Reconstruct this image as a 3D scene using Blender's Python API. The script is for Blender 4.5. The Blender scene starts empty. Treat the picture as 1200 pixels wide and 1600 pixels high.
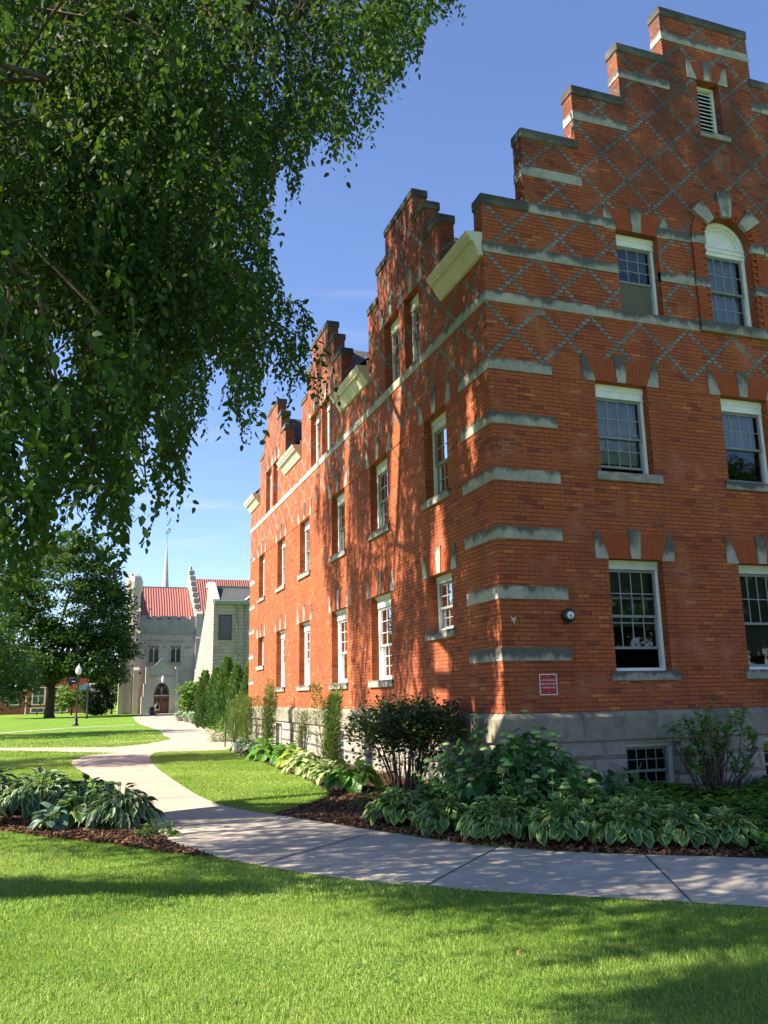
import bpy, bmesh, math, random
import numpy as np
from mathutils import Vector, Matrix

rnd = random.Random(11)
rng = np.random.default_rng(11)
S = bpy.context.scene
COL = S.collection
rad = math.radians

# ------------------------------------------------------------------ camera
CAM = np.array([-5.90964, -11.57913, 1.6])
RX = np.array([0.94479031, -0.32713611, -0.01879454])
UY = np.array([-0.05179195, -0.2057226, 0.97723887])
FZ = np.array([0.32355659, 0.92231241, 0.21130773])
cd = bpy.data.cameras.new("camera")
cam = bpy.data.objects.new("camera", cd)
COL.objects.link(cam)
cam.matrix_world = Matrix(((RX[0], UY[0], -FZ[0], CAM[0]), (RX[1], UY[1], -FZ[1], CAM[1]),
                           (RX[2], UY[2], -FZ[2], CAM[2]), (0, 0, 0, 1)))
cd.sensor_fit = 'VERTICAL'
cd.sensor_height = 36.0
cd.lens = 1320.0 / 1600.0 * 36.0
cd.clip_start = 0.1
cd.clip_end = 3000
S.camera = cam

# ------------------------------------------------------------------ light
EL, AZ = rad(40), rad(1.5)                 # sun stands to the left of the building (-X), a touch beyond it
SUN = np.array([-math.cos(EL) * math.cos(AZ), math.cos(EL) * math.sin(AZ), math.sin(EL)])
w = bpy.data.worlds.new("World")
S.world = w
w.use_nodes = True
nt = w.node_tree
bg = nt.nodes["Background"]
sky = nt.nodes.new("ShaderNodeTexSky")
sky.sky_type = 'NISHITA'
sky.sun_disc = False
sky.sun_elevation = EL
sky.sun_rotation = rad(-90) + AZ
sky.air_density = 1.0
sky.dust_density = 0.15
sky.ozone_density = 4.5
sky.altitude = 200
tint = nt.nodes.new("ShaderNodeMix"); tint.data_type = 'RGBA'; tint.blend_type = 'MULTIPLY'
tint.inputs[0].default_value = 1.0
nt.links.new(sky.outputs[0], tint.inputs[6]); tint.inputs[7].default_value = (1.24, 1.16, 1.26, 1)
# thin, drawn-out cirrus low in the sky
tc = nt.nodes.new("ShaderNodeTexCoord"); mp = nt.nodes.new("ShaderNodeMapping"); mp.inputs['Scale'].default_value = (2.2, 2.2, 15.0)
nt.links.new(tc.outputs['Generated'], mp.inputs['Vector'])
cn = nt.nodes.new("ShaderNodeTexNoise"); cn.inputs['Scale'].default_value = 1.6; cn.inputs['Detail'].default_value = 7; cn.inputs['Roughness'].default_value = .62
nt.links.new(mp.outputs[0], cn.inputs['Vector'])
cr_ = nt.nodes.new("ShaderNodeMapRange"); cr_.interpolation_type = 'SMOOTHSTEP'; cr_.inputs[1].default_value = .50; cr_.inputs[2].default_value = .78; cr_.inputs[4].default_value = .42
nt.links.new(cn.outputs[0], cr_.inputs[0])
sz_ = nt.nodes.new("ShaderNodeSeparateXYZ"); nt.links.new(tc.outputs['Generated'], sz_.inputs[0])
em = nt.nodes.new("ShaderNodeMapRange"); em.interpolation_type = 'SMOOTHSTEP'; em.inputs[1].default_value = .62; em.inputs[2].default_value = .20
nt.links.new(sz_.outputs[2], em.inputs[0])
mm = nt.nodes.new("ShaderNodeMath"); mm.operation = 'MULTIPLY'; nt.links.new(cr_.outputs[0], mm.inputs[0]); nt.links.new(em.outputs[0], mm.inputs[1])
cl = nt.nodes.new("ShaderNodeMix"); cl.data_type = 'RGBA'
nt.links.new(mm.outputs[0], cl.inputs[0]); nt.links.new(tint.outputs[2], cl.inputs[6]); cl.inputs[7].default_value = (5.2, 5.5, 6.2, 1)
nt.links.new(cl.outputs[2], bg.inputs[0])
bg.inputs[1].default_value = 0.067
sl = bpy.data.lights.new("sun", 'SUN')
sl.energy = 5.0
sl.angle = rad(0.53)
sl.color = (1.0, 0.90, 0.74)
so = bpy.data.objects.new("sun", sl)
COL.objects.link(so)
so.rotation_euler = Vector(SUN).to_track_quat('Z', 'Y').to_euler()
so.location = (-40, 0, 40)
S.view_settings.view_transform = 'Standard'
S.view_settings.look = 'None'
S.view_settings.gamma = 1.0
S.view_settings.exposure = 1.66
S.render.engine = 'CYCLES'
S.cycles.max_bounces = 6
S.cycles.transparent_max_bounces = 8

# ------------------------------------------------------------------ object helpers
def meta(o, label=None, cat=None, group=None, kind=None):
    if label: o["label"] = label
    if cat: o["category"] = cat
    if group: o["group"] = group
    if kind: o["kind"] = kind
    return o

def empty(name, loc, label, cat, group=None):
    o = bpy.data.objects.new(name, None)
    COL.objects.link(o)
    o.location = loc
    o.empty_display_size = 0.2
    return meta(o, label, cat, group)

def link(name, me, mats, parent=None):
    o = bpy.data.objects.new(name, me)
    for m in (mats if isinstance(mats, (list, tuple)) else [mats]):
        me.materials.append(m)
    COL.objects.link(o)
    if parent is not None:
        o.parent = parent
        p = parent
        off = Vector((0, 0, 0))
        while p is not None:
            off += p.location
            p = p.parent
        o.location = -off              # meshes are written in world coordinates
    return o

class MB:
    """collects faces (world coordinates, optional uv in metres, material slot) into one mesh"""
    def __init__(s):
        s.v = []; s.f = []; s.uv = []; s.mi = []; s.sm = []
    def face(s, pts, uv=None, mi=0, smooth=False):
        n = len(s.v)
        s.v.extend([tuple(p) for p in pts])
        s.f.append(tuple(range(n, n + len(pts))))
        s.uv.append(uv if uv is not None else [(0, 0)] * len(pts))
        s.mi.append(mi); s.sm.append(smooth)
    def mesh_faces(s, pts, faces, mi=0, smooth=False, uv=None):
        n = len(s.v)
        s.v.extend([tuple(p) for p in pts])
        for f in faces:
            s.f.append(tuple(n + i for i in f))
            s.uv.append([uv[i] for i in f] if uv is not None else [(0, 0)] * len(f))
            s.mi.append(mi); s.sm.append(smooth)
    def box(s, a, b, mi=0, P=None, c=0.0):
        """box between corners a and b, through mapping P; c = chamfer"""
        (x0, y0, z0), (x1, y1, z1) = a, b
        x0, x1 = min(x0, x1), max(x0, x1); y0, y1 = min(y0, y1), max(y0, y1); z0, z1 = min(z0, z1), max(z0, z1)
        T = P if P else (lambda x, y, z: (x, y, z))
        if c <= 0:
            pts = [T(x, y, z) for x in (x0, x1) for y in (y0, y1) for z in (z0, z1)]
            fs = [(0, 1, 3, 2), (4, 6, 7, 5), (0, 4, 5, 1), (2, 3, 7, 6), (0, 2, 6, 4), (1, 5, 7, 3)]
        else:
            X = (x0, x0 + c, x1 - c, x1); Y = (y0, y0 + c, y1 - c, y1); Z = (z0, z0 + c, z1 - c, z1)
            pts = []; idx = {}
            def vi(i, j, k):
                if (i, j, k) not in idx:
                    idx[(i, j, k)] = len(pts); pts.append(T(X[i], Y[j], Z[k]))
                return idx[(i, j, k)]
            fs = []
            for e in (0, 3):
                fs.append((vi(e, 1, 1), vi(e, 2, 1), vi(e, 2, 2), vi(e, 1, 2)))
                fs.append((vi(1, e, 1), vi(2, e, 1), vi(2, e, 2), vi(1, e, 2)))
                fs.append((vi(1, 1, e), vi(2, 1, e), vi(2, 2, e), vi(1, 2, e)))
            for p in (0, 3):
                for q in (0, 3):
                    pp, qq = (1 if p == 0 else 2), (1 if q == 0 else 2)
                    fs.append((vi(p, qq, 1), vi(pp, q, 1), vi(pp, q, 2), vi(p, qq, 2)))
                    fs.append((vi(p, 1, qq), vi(pp, 1, q), vi(pp, 2, q), vi(p, 2, qq)))
                    fs.append((vi(1, p, qq), vi(1, pp, q), vi(2, pp, q), vi(2, p, qq)))
                    for r in (0, 3):
                        rr = 1 if r == 0 else 2
                        fs.append((vi(p, qq, rr), vi(pp, q, rr), vi(pp, qq, r)))
        s.mesh_faces(pts, fs, mi)
    def prism(s, poly, d0, d1, P, mi=0, smooth=False):
        """2-D polygon (u, v) extruded from d0 to d1 through P(u, v, d)"""
        n = len(poly)
        pts = [P(u, v, d0) for u, v in poly] + [P(u, v, d1) for u, v in poly]
        fs = [tuple(range(n)), tuple(range(2 * n - 1, n - 1, -1))]
        fs += [(i, (i + 1) % n, n + (i + 1) % n, n + i) for i in range(n)]
        s.mesh_faces(pts, fs, mi, smooth)
    def tube(s, path, radii, n=6, mi=0, cap=True):
        path = [np.array(p, float) for p in path]
        rings = []
        prev = None
        for i, p in enumerate(path):
            t = path[min(i + 1, len(path) - 1)] - path[max(i - 1, 0)]
            L = np.linalg.norm(t); t = t / L if L > 1e-9 else np.array([0, 0, 1.0])
            if prev is None:
                a = np.cross(t, [0, 0, 1.0])
                if np.linalg.norm(a) < 1e-3: a = np.cross(t, [1.0, 0, 0])
            else:
                a = prev - t * np.dot(prev, t)
            a /= max(np.linalg.norm(a), 1e-9); prev = a
            b = np.cross(t, a)
            r = radii[i] if hasattr(radii, '__len__') else radii
            rings.append([p + r * (math.cos(k * 2 * math.pi / n) * a + math.sin(k * 2 * math.pi / n) * b) for k in range(n)])
        pts = [q for ring in rings for q in ring]
        fs = []
        for i in range(len(path) - 1):
            for k in range(n):
                fs.append((i * n + k, i * n + (k + 1) % n, (i + 1) * n + (k + 1) % n, (i + 1) * n + k))
        if cap:
            fs.append(tuple(range(n - 1, -1, -1)))
            fs.append(tuple((len(path) - 1) * n + k for k in range(n)))
        s.mesh_faces(pts, fs, mi, True)
    def lathe(s, c, prof, n=16, mi=0, smooth=True):
        pts = []; fs = []
        for r, z in prof:
            for k in range(n):
                a = 2 * math.pi * k / n
                pts.append((c[0] + r * math.cos(a), c[1] + r * math.sin(a), c[2] + z))
        m = len(prof)
        for i in range(m - 1):
            for k in range(n):
                fs.append((i * n + k, i * n + (k + 1) % n, (i + 1) * n + (k + 1) % n, (i + 1) * n + k))
        fs.append(tuple(range(n - 1, -1, -1))); fs.append(tuple((m - 1) * n + k for k in range(n)))
        s.mesh_faces(pts, fs, mi, smooth)
    def build(s, name, mats, parent=None, fix=True):
        me = bpy.data.meshes.new(name)
        me.from_pydata(s.v, [], s.f)
        uvl = me.uv_layers.new(name="UVMap")
        flat = [c for f in s.uv for p in f for c in p]
        uvl.data.foreach_set("uv", flat)
        me.polygons.foreach_set("material_index", s.mi)
        me.polygons.foreach_set("use_smooth", s.sm)
        if fix:
            bm = bmesh.new(); bm.from_mesh(me)
            bmesh.ops.remove_doubles(bm, verts=bm.verts, dist=1e-5)
            bmesh.ops.recalc_face_normals(bm, faces=bm.faces)
            bm.to_mesh(me); bm.free()
        me.update()
        return link(name, me, mats, parent)

def np_mesh(name, V, F, mats, parent=None, uv=None, tint=None, smooth=True):
    """big meshes: V (n,3), F (m,k) all faces of k corners; uv, tint per vertex"""
    me = bpy.data.meshes.new(name)
    n, m, k = len(V), len(F), F.shape[1]
    me.vertices.add(n); me.loops.add(m * k); me.polygons.add(m)
    me.vertices.foreach_set("co", np.ascontiguousarray(V, np.float32).ravel())
    me.loops.foreach_set("vertex_index", np.ascontiguousarray(F, np.int32).ravel())
    me.polygons.foreach_set("loop_start", np.arange(0, m * k, k, dtype=np.int32))
    me.polygons.foreach_set("use_smooth", np.full(m, smooth))
    if uv is not None:
        l = me.uv_layers.new(name="UVMap")
        l.data.foreach_set("uv", np.ascontiguousarray(uv[F.ravel()], np.float32).ravel())
    if tint is not None:
        a = me.attributes.new("tint", 'FLOAT', 'POINT')
        a.data.foreach_set("value", np.ascontiguousarray(tint, np.float32))
    me.update(calc_edges=True)
    return link(name, me, mats, parent)

def unit(a):
    return a / np.maximum(np.linalg.norm(a, axis=-1, keepdims=True), 1e-9)

def frames(d, nrm):
    """per-leaf frames: y = direction of the leaf, z = its face normal"""
    y = unit(d); x = unit(np.cross(y, nrm)); z = np.cross(x, y)
    return x, y, z

def scatter(tmplV, tmplF, pos, d, nrm, size, width=None):
    """copies a leaf template at pos with direction d, normal nrm"""
    x, y, z = frames(d, nrm)
    size = np.asarray(size, float).reshape(-1, 1, 1)
    wd = size if width is None else np.asarray(width, float).reshape(-1, 1, 1)
    t = tmplV[None]
    V = pos[:, None, :] + wd * t[..., 0:1] * x[:, None] + size * t[..., 1:2] * y[:, None] + size * t[..., 2:3] * z[:, None]
    n, k = len(pos), len(tmplV)
    F = (np.arange(n)[:, None, None] * k + tmplF[None]).reshape(-1, tmplF.shape[1])
    return V.reshape(-1, 3), F

# leaf templates (x across, y along, z up) with uv
LEAF_V = np.array([[0, 0, 0], [-.27, .33, .045], [0, .36, -.02], [.27, .33, .045], [-.2, .72, .02], [0, .74, -.05], [.2, .72, .02], [0, 1.0, -.12]])
LEAF_F = np.array([[0, 2, 1, 1], [0, 3, 2, 2], [1, 2, 5, 4], [2, 3, 6, 5], [4, 5, 7, 7], [5, 6, 7, 7]])
LEAF_UV = np.array([[.5, 0], [0, .33], [.5, .36], [1, .33], [.1, .72], [.5, .74], [.9, .72], [.5, 1]])
LEAF4_V = np.array([[0, 0, 0], [.3, .45, .06], [0, 1, -.08], [-.3, .45, .06]])
LEAF4_F = np.array([[0, 1, 2, 3]])

def tri_split(F):
    """turn padded quads (c,c) into triangles"""
    out = []
    for f in F:
        if f[2] == f[3]: out.append((f[0], f[1], f[2]))
        else: out += [(f[0], f[1], f[2]), (f[0], f[2], f[3])]
    return np.array(out)
LEAF_F = tri_split(LEAF_F)

def inpoly(px, py, poly):
    px = np.asarray(px, float); py = np.asarray(py, float)
    r = np.zeros(px.shape, bool)
    n = len(poly)
    for i in range(n):
        x0, y0 = poly[i]; x1, y1 = poly[(i + 1) % n]
        c = ((y0 > py) != (y1 > py))
        xi = (x1 - x0) * (py - y0) / (y1 - y0 + 1e-12) + x0
        r ^= c & (px < xi)
    return r

def to_view(P):
    """view coordinates of world points (used for level of detail and to prune branches outside the crown's outline)"""
    c = P - CAM
    z = c @ FZ
    zz = np.where(np.abs(z) < 1e-6, 1e-6, z)
    return 600 + 1320 * (c @ RX) / zz, 800 - 1320 * (c @ UY) / zz, z

def zg(Y):
    t = np.clip((np.asarray(Y, float) - 12) / 78, 0, 1)
    return -0.55 * t * t * (3 - 2 * t)

# ------------------------------------------------------------------ material helpers
class NT:
    def __init__(s, name):
        s.m = bpy.data.materials.new(name)
        s.m.use_nodes = True
        s.t = s.m.node_tree
        s.t.nodes.clear()
        s.out = s.t.nodes.new("ShaderNodeOutputMaterial")
    def n(s, typ, **kw):
        nd = s.t.nodes.new(typ)
        for k, v in kw.items():
            if hasattr(nd, k) and k not in nd.inputs: setattr(nd, k, v)
        return nd
    def set(s, sock, v):
        if isinstance(v, bpy.types.NodeSocket): s.t.links.new(v, sock)
        elif isinstance(v, (tuple, list)) and len(v) == 3 and sock.type == 'RGBA': sock.default_value = (*v, 1)
        else: sock.default_value = v
    def math(s, op, a, b=0.0, c=None, clamp=False):
        nd = s.t.nodes.new("ShaderNodeMath"); nd.operation = op; nd.use_clamp = clamp
        s.set(nd.inputs[0], a); s.set(nd.inputs[1], b)
        if c is not None: s.set(nd.inputs[2], c)
        return nd.outputs[0]
    def ramp(s, fac, lo, hi):
        nd = s.t.nodes.new("ShaderNodeMapRange"); nd.interpolation_type = 'SMOOTHSTEP'
        s.set(nd.inputs[0], fac); nd.inputs[1].default_value = lo; nd.inputs[2].default_value = hi
        return nd.outputs[0]
    def mix(s, fac, a, b, mode='MIX'):
        nd = s.t.nodes.new("ShaderNodeMix"); nd.data_type = 'RGBA'; nd.blend_type = mode
        s.set(nd.inputs[0], fac); s.set(nd.inputs[6], a); s.set(nd.inputs[7], b)
        return nd.outputs[2]
    def noise(s, vec, scale, detail=4, rough=.55, out=0):
        nd = s.t.nodes.new("ShaderNodeTexNoise")
        if vec is not None: s.t.links.new(vec, nd.inputs['Vector'])
        nd.inputs['Scale'].default_value = scale; nd.inputs['Detail'].default_value = detail; nd.inputs['Roughness'].default_value = rough
        return nd.outputs[out]
    def vor(s, vec, scale, feat='F1', out=0):
        nd = s.t.nodes.new("ShaderNodeTexVoronoi"); nd.feature = feat
        if vec is not None: s.t.links.new(vec, nd.inputs['Vector'])
        nd.inputs['Scale'].default_value = scale
        return nd.outputs[out]
    def pos(s):
        return s.t.nodes.new("ShaderNodeNewGeometry").outputs['Position']
    def uv(s):
        return s.t.nodes.new("ShaderNodeUVMap").outputs[0]
    def sep(s, v):
        nd = s.t.nodes.new("ShaderNodeSeparateXYZ"); s.t.links.new(v, nd.inputs[0]); return nd.outputs
    def comb(s, x, y, z=0.0):
        nd = s.t.nodes.new("ShaderNodeCombineXYZ")
        s.set(nd.inputs[0], x); s.set(nd.inputs[1], y); s.set(nd.inputs[2], z); return nd.outputs[0]
    def scale(s, v, k):
        nd = s.t.nodes.new("ShaderNodeVectorMath"); nd.operation = 'MULTIPLY'
        s.t.links.new(v, nd.inputs[0]); nd.inputs[1].default_value = k; return nd.outputs[0]
    def attr(s, name):
        nd = s.t.nodes.new("ShaderNodeAttribute"); nd.attribute_name = name; return nd.outputs['Fac']
    def bump(s, h, strength=.5, dist=.02, normal=None):
        nd = s.t.nodes.new("ShaderNodeBump")
        s.set(nd.inputs['Height'], h); nd.inputs['Strength'].default_value = strength; nd.inputs['Distance'].default_value = dist
        if normal is not None: s.t.links.new(normal, nd.inputs['Normal'])
        return nd.outputs[0]
    def principled(s, col, rough=.8, spec=.3, normal=None, metal=0.0, trans=None):
        p = s.t.nodes.new("ShaderNodeBsdfPrincipled")
        s.set(p.inputs['Base Color'], col); s.set(p.inputs['Roughness'], rough)
        p.inputs['Specular IOR Level'].default_value = spec; p.inputs['Metallic'].default_value = metal
        if normal is not None: s.t.links.new(normal, p.inputs['Normal'])
        return p.outputs[0]
    def finish(s, sh):
        s.t.links.new(sh, s.out.inputs[0]); return s.m
    def leafmix(s, sh, tcol, fac=.35):
        tr = s.t.nodes.new("ShaderNodeBsdfTranslucent"); s.set(tr.inputs[0], tcol)
        mx = s.t.nodes.new("ShaderNodeMixShader"); s.set(mx.inputs[0], fac)
        s.t.links.new(sh, mx.inputs[1]); s.t.links.new(tr.outputs[0], mx.inputs[2]); return mx.outputs[0]

def mat_noise(name, a, b, scale=3.0, rough=.85, spec=.25, bump=.3, bscale=30., bdist=.01, metal=0.0):
    t = NT(name); p = t.pos()
    f = t.ramp(t.noise(p, scale, 5), .3, .7)
    h = t.noise(p, bscale, 4)
    f = t.math('ADD', t.math('MULTIPLY', f, .7), t.math('MULTIPLY', h, .3))
    return t.finish(t.principled(t.mix(f, a, b), rough, spec, t.bump(h, bump, bdist) if bump else None, metal))

def mat_leaf(name, dark, light, trans, rough=.5, spec=.4, tfac=.32, margin=None, veins=True, centre=None):
    """leaf: tint attribute picks dark..light; uv gives midrib, and a variegated margin or pale centre"""
    t = NT(name)
    ti = t.attr("tint")
    col = t.mix(ti, dark, light)
    uvx, uvy, _ = t.sep(t.uv())
    side = t.math('MULTIPLY', t.math('ABSOLUTE', t.math('SUBTRACT', uvx, .5)), 2.0)
    h = None
    if margin is not None:
        wob = t.math('MULTIPLY', t.math('SUBTRACT', t.noise(t.scale(t.pos(), (1, 1, 1)), 14, 2), .5), .3)
        e = t.math('MAXIMUM', t.math('ADD', side, wob), t.math('ADD', t.math('MULTIPLY', t.math('SUBTRACT', uvy, .9), 10.), wob))
        mm = t.ramp(e, .7, .84)
        col = t.mix(mm, col, margin)
    if centre is not None:
        wob = t.math('MULTIPLY', t.math('SUBTRACT', t.noise(t.pos(), 20, 2), .5), .5)
        cm = t.ramp(t.math('SUBTRACT', .62, t.math('ADD', side, wob)), -.08, .08)
        col = t.mix(cm, col, centre)
    nrm = None
    if veins:
        v = t.math('SINE', t.math('ADD', t.math('MULTIPLY', uvy, 46.), t.math('MULTIPLY', side, -11.)))
        mid = t.ramp(side, 0.0, .07)
        hgt = t.math('ADD', t.math('MULTIPLY', v, .22), mid)
        nrm = t.bump(hgt, .45, .006)
        col = t.mix(t.math('MULTIPLY', t.math('SUBTRACT', 1.0, mid), .35), col, light)
    sh = t.principled(col, rough, spec, nrm)
    tc = t.mix(.5, col, trans)
    return t.finish(t.leafmix(sh, tc, tfac))
# ================================================================== materials of the buildings
CH = 0.0671                       # brick course
def mat_brick(name, lattice=True, cols=((.41, .106, .036), (.340, .084, .032), (.24, .058, .029), (.48, .150, .053))):
    t = NT(name)
    u, v, _ = t.sep(t.uv())
    P = t.pos(); px, py, pz = t.sep(P)
    BL = .2143
    wobv = t.math('MULTIPLY', t.math('SUBTRACT', t.noise(P, 2.2, 2), .5), .012)
    cv = t.math('DIVIDE', t.math('ADD', t.math('SUBTRACT', v, .0147), wobv), CH)
    row = t.math('FLOOR', cv)
    odd = t.math('MODULO', row, 2.0)
    jit = t.n("ShaderNodeTexWhiteNoise", noise_dimensions='1D'); t.set(jit.inputs['W'], row)
    uu = t.math('ADD', t.math('DIVIDE', u, BL), t.math('ADD', t.math('MULTIPLY', odd, .5), t.math('MULTIPLY', jit.outputs['Value'], .22)))
    uu = t.math('ADD', uu, 100.0)
    cu = t.math('FLOOR', uu)
    fu = t.math('FRACT', uu); fv = t.math('FRACT', cv)
    # distance to joint in metres
    du = t.math('MULTIPLY', t.math('MINIMUM', fu, t.math('SUBTRACT', 1.0, fu)), BL)
    dv = t.math('MULTIPLY', t.math('MINIMUM', fv, t.math('SUBTRACT', 1.0, fv)), CH)
    wn = t.n("ShaderNodeTexWhiteNoise", noise_dimensions='2D')
    t.t.links.new(t.comb(cu, row), wn.inputs['Vector'])
    r1 = wn.outputs['Value']
    wn2 = t.n("ShaderNodeTexWhiteNoise", noise_dimensions='3D')
    t.t.links.new(t.comb(cu, row, 7.3), wn2.inputs['Vector'])
    r2 = wn2.outputs['Value']
    col = t.mix(r1, cols[0], cols[1])
    col = t.mix(t.ramp(r2, .92, .96), col, cols[2])
    col = t.mix(t.ramp(r2, .06, .03), col, cols[3])
    patch = t.noise(P, .7, 4)
    col = t.mix(t.math('MULTIPLY', t.ramp(patch, .42, .72), .5), col, (.235, .052, .028))
    fine = t.noise(P, 55, 3)
    col = t.mix(t.math('MULTIPLY', t.ramp(fine, .5, .8), .25), col, (.16, .05, .03))
    mort = t.math('MAXIMUM', t.ramp(du, .0068, .0035), t.ramp(dv, .0068, .0035))
    if lattice:
        k = t.math('SUBTRACT', row, 103.0)
        sh = t.math('MULTIPLY', k, 1.0 / 14)
        def near(sgn):
            a = t.math('FRACT', t.math('ADD', t.math('ADD', u, t.math('MULTIPLY', sh, sgn)), 200.5))
            return t.math('ABSOLUTE', t.math('SUBTRACT', a, .5))
        d = t.math('MINIMUM', near(1.0), near(-1.0))
        on = t.math('MULTIPLY', t.ramp(d, .0555, .0535), t.math('GREATER_THAN', v, 6.94))
        edge = t.math('MULTIPLY', t.ramp(d, .047, .050), t.ramp(d, .059, .056))
        edge = t.math('MULTIPLY', edge, t.math('GREATER_THAN', v, 6.94))
        gray = t.mix(r1, (.155, .138, .122), (.25, .225, .198))
        col = t.mix(on, col, gray)
        mort = t.math('MAXIMUM', t.math('MAXIMUM', t.math('MULTIPLY', mort, t.math('SUBTRACT', 1.0, on)), edge), t.ramp(dv, .0068, .0035))
    mn = t.noise(P, 1.6, 3)
    mcol = t.mix(t.ramp(mn, .52, .72), (.085, .040, .030), (.34, .25, .20))
    col = t.mix(mort, col, mcol)
    # soot and weather on the gables, as blotches that hang below the copings
    zz = t.ramp(pz, 8.2, 12.6)
    soot = t.math('MULTIPLY', t.ramp(t.noise(t.scale(P, (1, 1, .55)), 1.1, 5, .65), .64, .40), zz)
    col = t.mix(t.math('MULTIPLY', soot, .72), col, (.062, .034, .027))
    strk = t.ramp(t.noise(t.scale(P, (2.6, 2.6, .22)), 1.0, 4, .6), .52, .68)
    col = t.mix(t.math('MULTIPLY', strk, .30), col, (.13, .045, .03))
    # pale salts low on the wall
    salt = t.math('MULTIPLY', t.ramp(t.noise(P, 2.1, 5, .7), .60, .72), t.ramp(pz, 2.3, 1.5))
    col = t.mix(t.math('MULTIPLY', salt, .45), col, (.42, .26, .22))
    h = t.math('ADD', t.math('MULTIPLY', mort, -1.0), t.math('MULTIPLY', fine, .5))
    h = t.math('ADD', h, t.math('MULTIPLY', r2, .35))
    return t.finish(t.principled(col, .88, .18, t.bump(h, .75, .007)))

def mat_stone(name, a, b, stain=(.045, .042, .04), amount=.75, rockface=.5, lo=.41, hi=.62, pale=None, run=.36):
    t = NT(name); P = t.pos()
    n1 = t.noise(P, 6, 6, .6)
    col = t.mix(t.ramp(n1, .3, .7), a, b)
    if pale: col = t.mix(t.ramp(t.noise(P, 1.1, 3), .45, .65), col, pale)
    gz = t.sep(t.n("ShaderNodeTexCoord").outputs['Generated'])[2]
    st = t.math('ADD', t.noise(t.scale(P, (1.0, 1.0, .6)), 2.3, 7, .72), t.math('ADD', t.math('MULTIPLY', t.math('SUBTRACT', gz, .55), run), t.math('ADD', t.math('MULTIPLY', t.math('SUBTRACT', t.noise(P, .9, 2), .5), .45), t.math('MULTIPLY', t.math('SUBTRACT', t.n('ShaderNodeObjectInfo').outputs['Random'], .5), .22))))
    col = t.mix(t.math('MULTIPLY', t.ramp(st, lo, hi), amount), col, stain)
    st2 = t.ramp(t.noise(t.scale(P, (9, 9, 1.2)), 1.0, 3, .6), .5, .75)
    col = t.mix(t.math('MULTIPLY', st2, .3), col, (.16, .15, .135))
    h = t.math('ADD', t.noise(P, 11, 5, .65), t.math('MULTIPLY', t.vor(P, 9), .6))
    return t.finish(t.principled(col, .9, .2, t.bump(h, rockface, .03)))

def mat_blocks(name, a, b, bw, bh, joint=.012, stain=.4, bump=.8, world=False):
    t = NT(name); P = t.pos()
    u, v, _ = t.sep(t.uv())
    if world:
        wx, wy, v = t.sep(P); u = t.math('ADD', wx, wy)
    cv = t.math('DIVIDE', v, bh); row = t.math('FLOOR', cv)
    wn = t.n("ShaderNodeTexWhiteNoise", noise_dimensions='1D'); t.set(wn.inputs['W'], row)
    uu = t.math('ADD', t.math('ADD', t.math('DIVIDE', u, bw), wn.outputs['Value']), 100.)
    cu = t.math('FLOOR', uu); fu = t.math('FRACT', uu); fv = t.math('FRACT', cv)
    du = t.math('MULTIPLY', t.math('MINIMUM', fu, t.math('SUBTRACT', 1.0, fu)), bw)
    dv = t.math('MULTIPLY', t.math('MINIMUM', fv, t.math('SUBTRACT', 1.0, fv)), bh)
    dd = t.math('MINIMUM', du, dv)
    j = t.ramp(dd, joint, joint * .4)
    w2 = t.n("ShaderNodeTexWhiteNoise", noise_dimensions='2D'); t.t.links.new(t.comb(cu, row), w2.inputs['Vector'])
    col = t.mix(t.math('ADD', t.math('MULTIPLY', w2.outputs['Value'], .5), t.math('MULTIPLY', t.noise(P, 7, 5), .5)), a, b)
    st = t.ramp(t.noise(P, 1.7, 6, .7), .5, .68)
    col = t.mix(t.math('MULTIPLY', st, stain), col, (.09, .08, .07))
    col = t.mix(t.math('MULTIPLY', j, .7), col, (.10, .09, .08))
    pillow = t.ramp(dd, 0, .07)
    h = t.math('ADD', t.math('MULTIPLY', pillow, 1.2), t.math('ADD', t.noise(P, 9, 6, .65), t.math('MULTIPLY', t.vor(P, 7), .8)))
    return t.finish(t.principled(col, .92, .15, t.bump(h, bump, .035)))

M = {}
M['brick'] = mat_brick("red_brick")
M['brick_plain'] = mat_brick("red_brick_plain", lattice=False)
M['arch_brick'] = mat_noise("rubbed_brick", (.36, .085, .033), (.26, .060, .028), 9, .88, .15, .5, 60, .004)
M['stone'] = mat_stone("limestone", (.37, .34, .292), (.275, .253, .222), pale=(.42, .385, .325), stain=(.060, .057, .052), amount=.85)
M['coping'] = mat_stone("dark_coping", (.095, .086, .076), (.058, .053, .048), amount=.6, pale=(.17, .155, .13))
M['sill'] = mat_stone("sill_stone", (.33, .305, .26), (.22, .205, .18), amount=.8, lo=.44, hi=.62)
M['watertable'] = mat_stone("water_table_stone", (.28, .25, .185), (.20, .183, .14), stain=(.095, .088, .07), amount=.7, rockface=.35, run=.1)
M['foundation'] = mat_blocks("foundation_blocks", (.39, .335, .275), (.25, .222, .19), .78, .29, stain=.5, bump=1.0)
M['slate'] = mat_blocks("slate_roof", (.055, .055, .06), (.10, .10, .105), .26, .16, .006, .2, .4)
M['cream'] = mat_noise("cream_paint", (.64, .58, .47), (.54, .49, .39), 4, .6, .3, .1, 40, .003)
M['white'] = mat_noise("white_paint", (.78, .78, .76), (.66, .66, .64), 6, .5, .35, .06, 60, .002)
M['oldwhite'] = mat_noise("greenish_white_paint", (.56, .58, .50), (.48, .50, .43), 6, .6, .3, .1, 60, .002)
M['storm'] = mat_noise("grey_storm_sash", (.23, .24, .24), (.17, .18, .18), 8, .5, .4, .05, 60, .002)
M['muntin'] = mat_noise("pale_muntins", (.30, .315, .315), (.25, .265, .265), 8, .5, .4, 0)
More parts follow.
